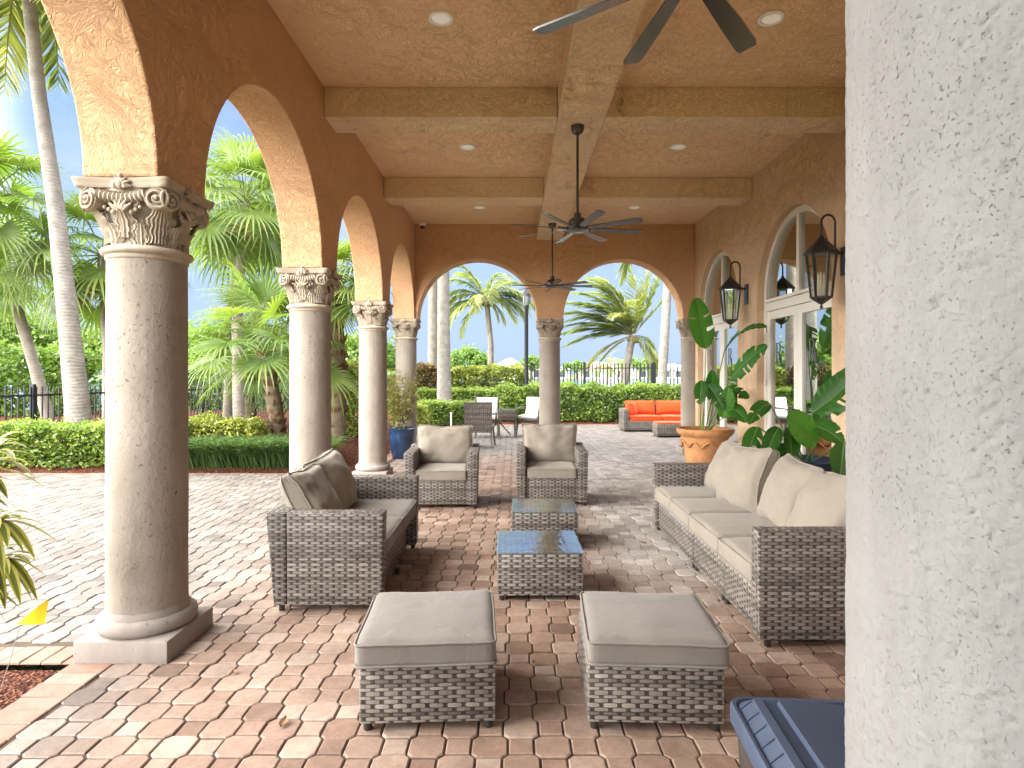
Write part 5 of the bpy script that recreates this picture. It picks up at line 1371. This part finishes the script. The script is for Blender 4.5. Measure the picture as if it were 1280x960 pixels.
# blue pot with bamboo by the corner column
tp = thing('glazed_pot', 'tall blue glazed pot at the foot of the corner column', 'pot', (-1.92, 10.50, 0))
MB().lathe([(.155, 0), (.165, .01), (.20, .2), (.222, .4), (.218, .46), (.235, .49), (.24, .51), (.228, .52), (.205, .50), (.2, .44)], 40, cap=False).build('pot_body', BLUE_GLAZE, tp, smooth=True, auto=60)
MB().lathe([(.0, .475), (.2, .47)], 28, cap=False).build('soil', SOIL, tp)
rng = np.random.default_rng(6); t = thing('bamboo_plant', 'feathery yellow green bamboo growing from the tall blue pot', 'potted plant', (-1.92, 10.50, .47)); c = Cloud(); st = Cloud()
for i in range(26):
    a = rng.uniform(0, 6.28); r0 = rng.uniform(0, .12); sp = rng.uniform(.05, .30); h = rng.uniform(.6, 1.12)
    b0 = np.array((r0 * math.cos(a), r0 * math.sin(a), 0)); tp_ = b0 + np.array((sp * math.cos(a), sp * math.sin(a), h))
    pts = [b0 * (1 - u) + tp_ * u + np.array((0, 0, .05 * math.sin(u * 3))) for u in np.linspace(0, 1, 6)]; st.strip(pts, np.linspace(.006, .002, 6), .5)
    nlf = 60; u = rng.uniform(.2, 1, nlf)[:, None]; P = b0 * (1 - u) + tp_ * u + rng.normal(0, .05, (nlf, 3)); c.add(*leaf_quads(rng, P, .105, .15, .14, np.full(nlf, rng.uniform(.3, .7)), .35))
c.build('foliage', BAMBOO_LEAF, t); st.build('canes', leaf_mat('cane', [(0, (.12, .12, .03)), (1, (.25, .22, .07))]), t)

# ------------------------------------------------------------------ near left: variegated shrub and marker flag
rng = np.random.default_rng(8); t = thing('variegated_shrub', 'yellow and green variegated shrub reaching in at the left edge', 'shrub', (-2.37, 2.62, 0)); c = Cloud(); st = Cloud()
for (x, y, z, dirn, nl) in [(.13, .02, 1.16, (.35, 0, 1), 22), (.08, -.05, 1.02, (.5, -.1, .7), 18), (.19, .0, .82, (1, 0, .15), 20), (.17, .05, .64, (1, .1, -.05), 20), (.12, -.02, .52, (.8, -.1, -.4), 14), (-.1, 0, .95, (-.3, 0, 1), 18), (-.05, .1, .7, (-.5, .3, .6), 16), (-.15, -.1, 1.2, (-.3, 0, 1), 18)]:
    o = np.array((x, y, z)); st.strip([(0, 0, -.05), (x * .3, y * .3, z * .55), tuple(o)], [.016, .011, .007], .4); D = unit(dirn)
    for k in range(nl):
        a = k * 2.4; e1 = unit(np.cross(D, (.2, .3, 1))); e2 = np.cross(D, e1); f = k / nl
        d = unit(D * (.15 + .9 * f) + (e1 * math.cos(a) + e2 * math.sin(a)) * (1 - .35 * f)); L = rng.uniform(.13, .22); b0 = o - D * .16 * (1 - f)
        s = unit(np.cross(d, (0, 0, 1))); nn = np.cross(s, d); V = []; F = []; TT = []
        for i in range(7):
            u = i / 6; w = .021 * math.sin(math.pi * min(1, .08 + u * .92)) ** .7 * (1 if i < 6 else .05); ctr = b0 + d * L * u + np.array((0, 0, -1)) * L * .55 * u * u
            V += [ctr - s * w + nn * w * .3, ctr - s * w * .5 + nn * .1 * w, ctr, ctr + s * w * .5 + nn * .1 * w, ctr + s * w + nn * w * .3]
        for i in range(6):
            for q in range(4):
                b1 = i * 5 + q; F.append((b1, b1 + 1, b1 + 6, b1 + 5)); TT.append((.85 if q in (0, 3) else .2) + rng.normal(0, .07))
        c.add(V, F, np.clip(TT, 0, 1))
o = c.build('foliage', VARIEG_LEAF, t); o.data.polygons.foreach_set('use_smooth', [True] * len(o.data.polygons)); st.build('stem', BOOT_MAT, t)
t = thing('marker_flag', 'small yellow marker flag on a thin wire in the mulch', 'flag', (-2.40, 2.86, -.02))
MB().tube([(0, 0, 0), (.05, 0, .16), (.09, 0, .30)], .0018, 6).build('wire', simple('flag_wire', (.4, .4, .38), .4, .5, .6), t)
b = MB(); b.grid(lambda u, v: (.09 + (.13 * u) * 1 - .02 * v, -.006 * math.sin(u * 4), .29 + (.02 + .10 * u) * (1 - v) - .0 * u + .005), 8, 4)
yf = NT('yellow_flag_plastic'); yf.fin((.80, .60, .02), .4); b.build('flag', yf.m, t, smooth=True)

# a few dry leaves lying on the pavers
rng = np.random.default_rng(12); first = None
for (x, y) in [(-.95, 2.52), (-.50, 3.35), (-1.35, 2.95), (.10, 3.05), (-1.62, 4.9), (1.02, 3.3), (-2.9, 4.6), (-.25, 5.9), (1.1, 5.2)]:
    if first is None:
        b = MB(); b.grid(lambda u, v: ((u - .5) * .055, (v - .5) * .028 * math.sin(math.pi * min(.97, u + .03)), .004 + .012 * abs(v - .5) + .008 * u * u), 8, 4)
        first = b.build('dry_leaf', simple('dry_leaf_brown', (.20, .10, .045), .8), smooth=True); o = first
        tag(o, 'small dry brown leaf lying flat on the terrace pavers', 'leaf', 'fallen leaves on the pavers')
    else:
        o = first.copy(); COL.objects.link(o)
    o.location = (x, y, .002); o.rotation_euler = (0, 0, rng.uniform(0, 6.28)); o.scale = (rng.uniform(.7, 1.2),) * 3
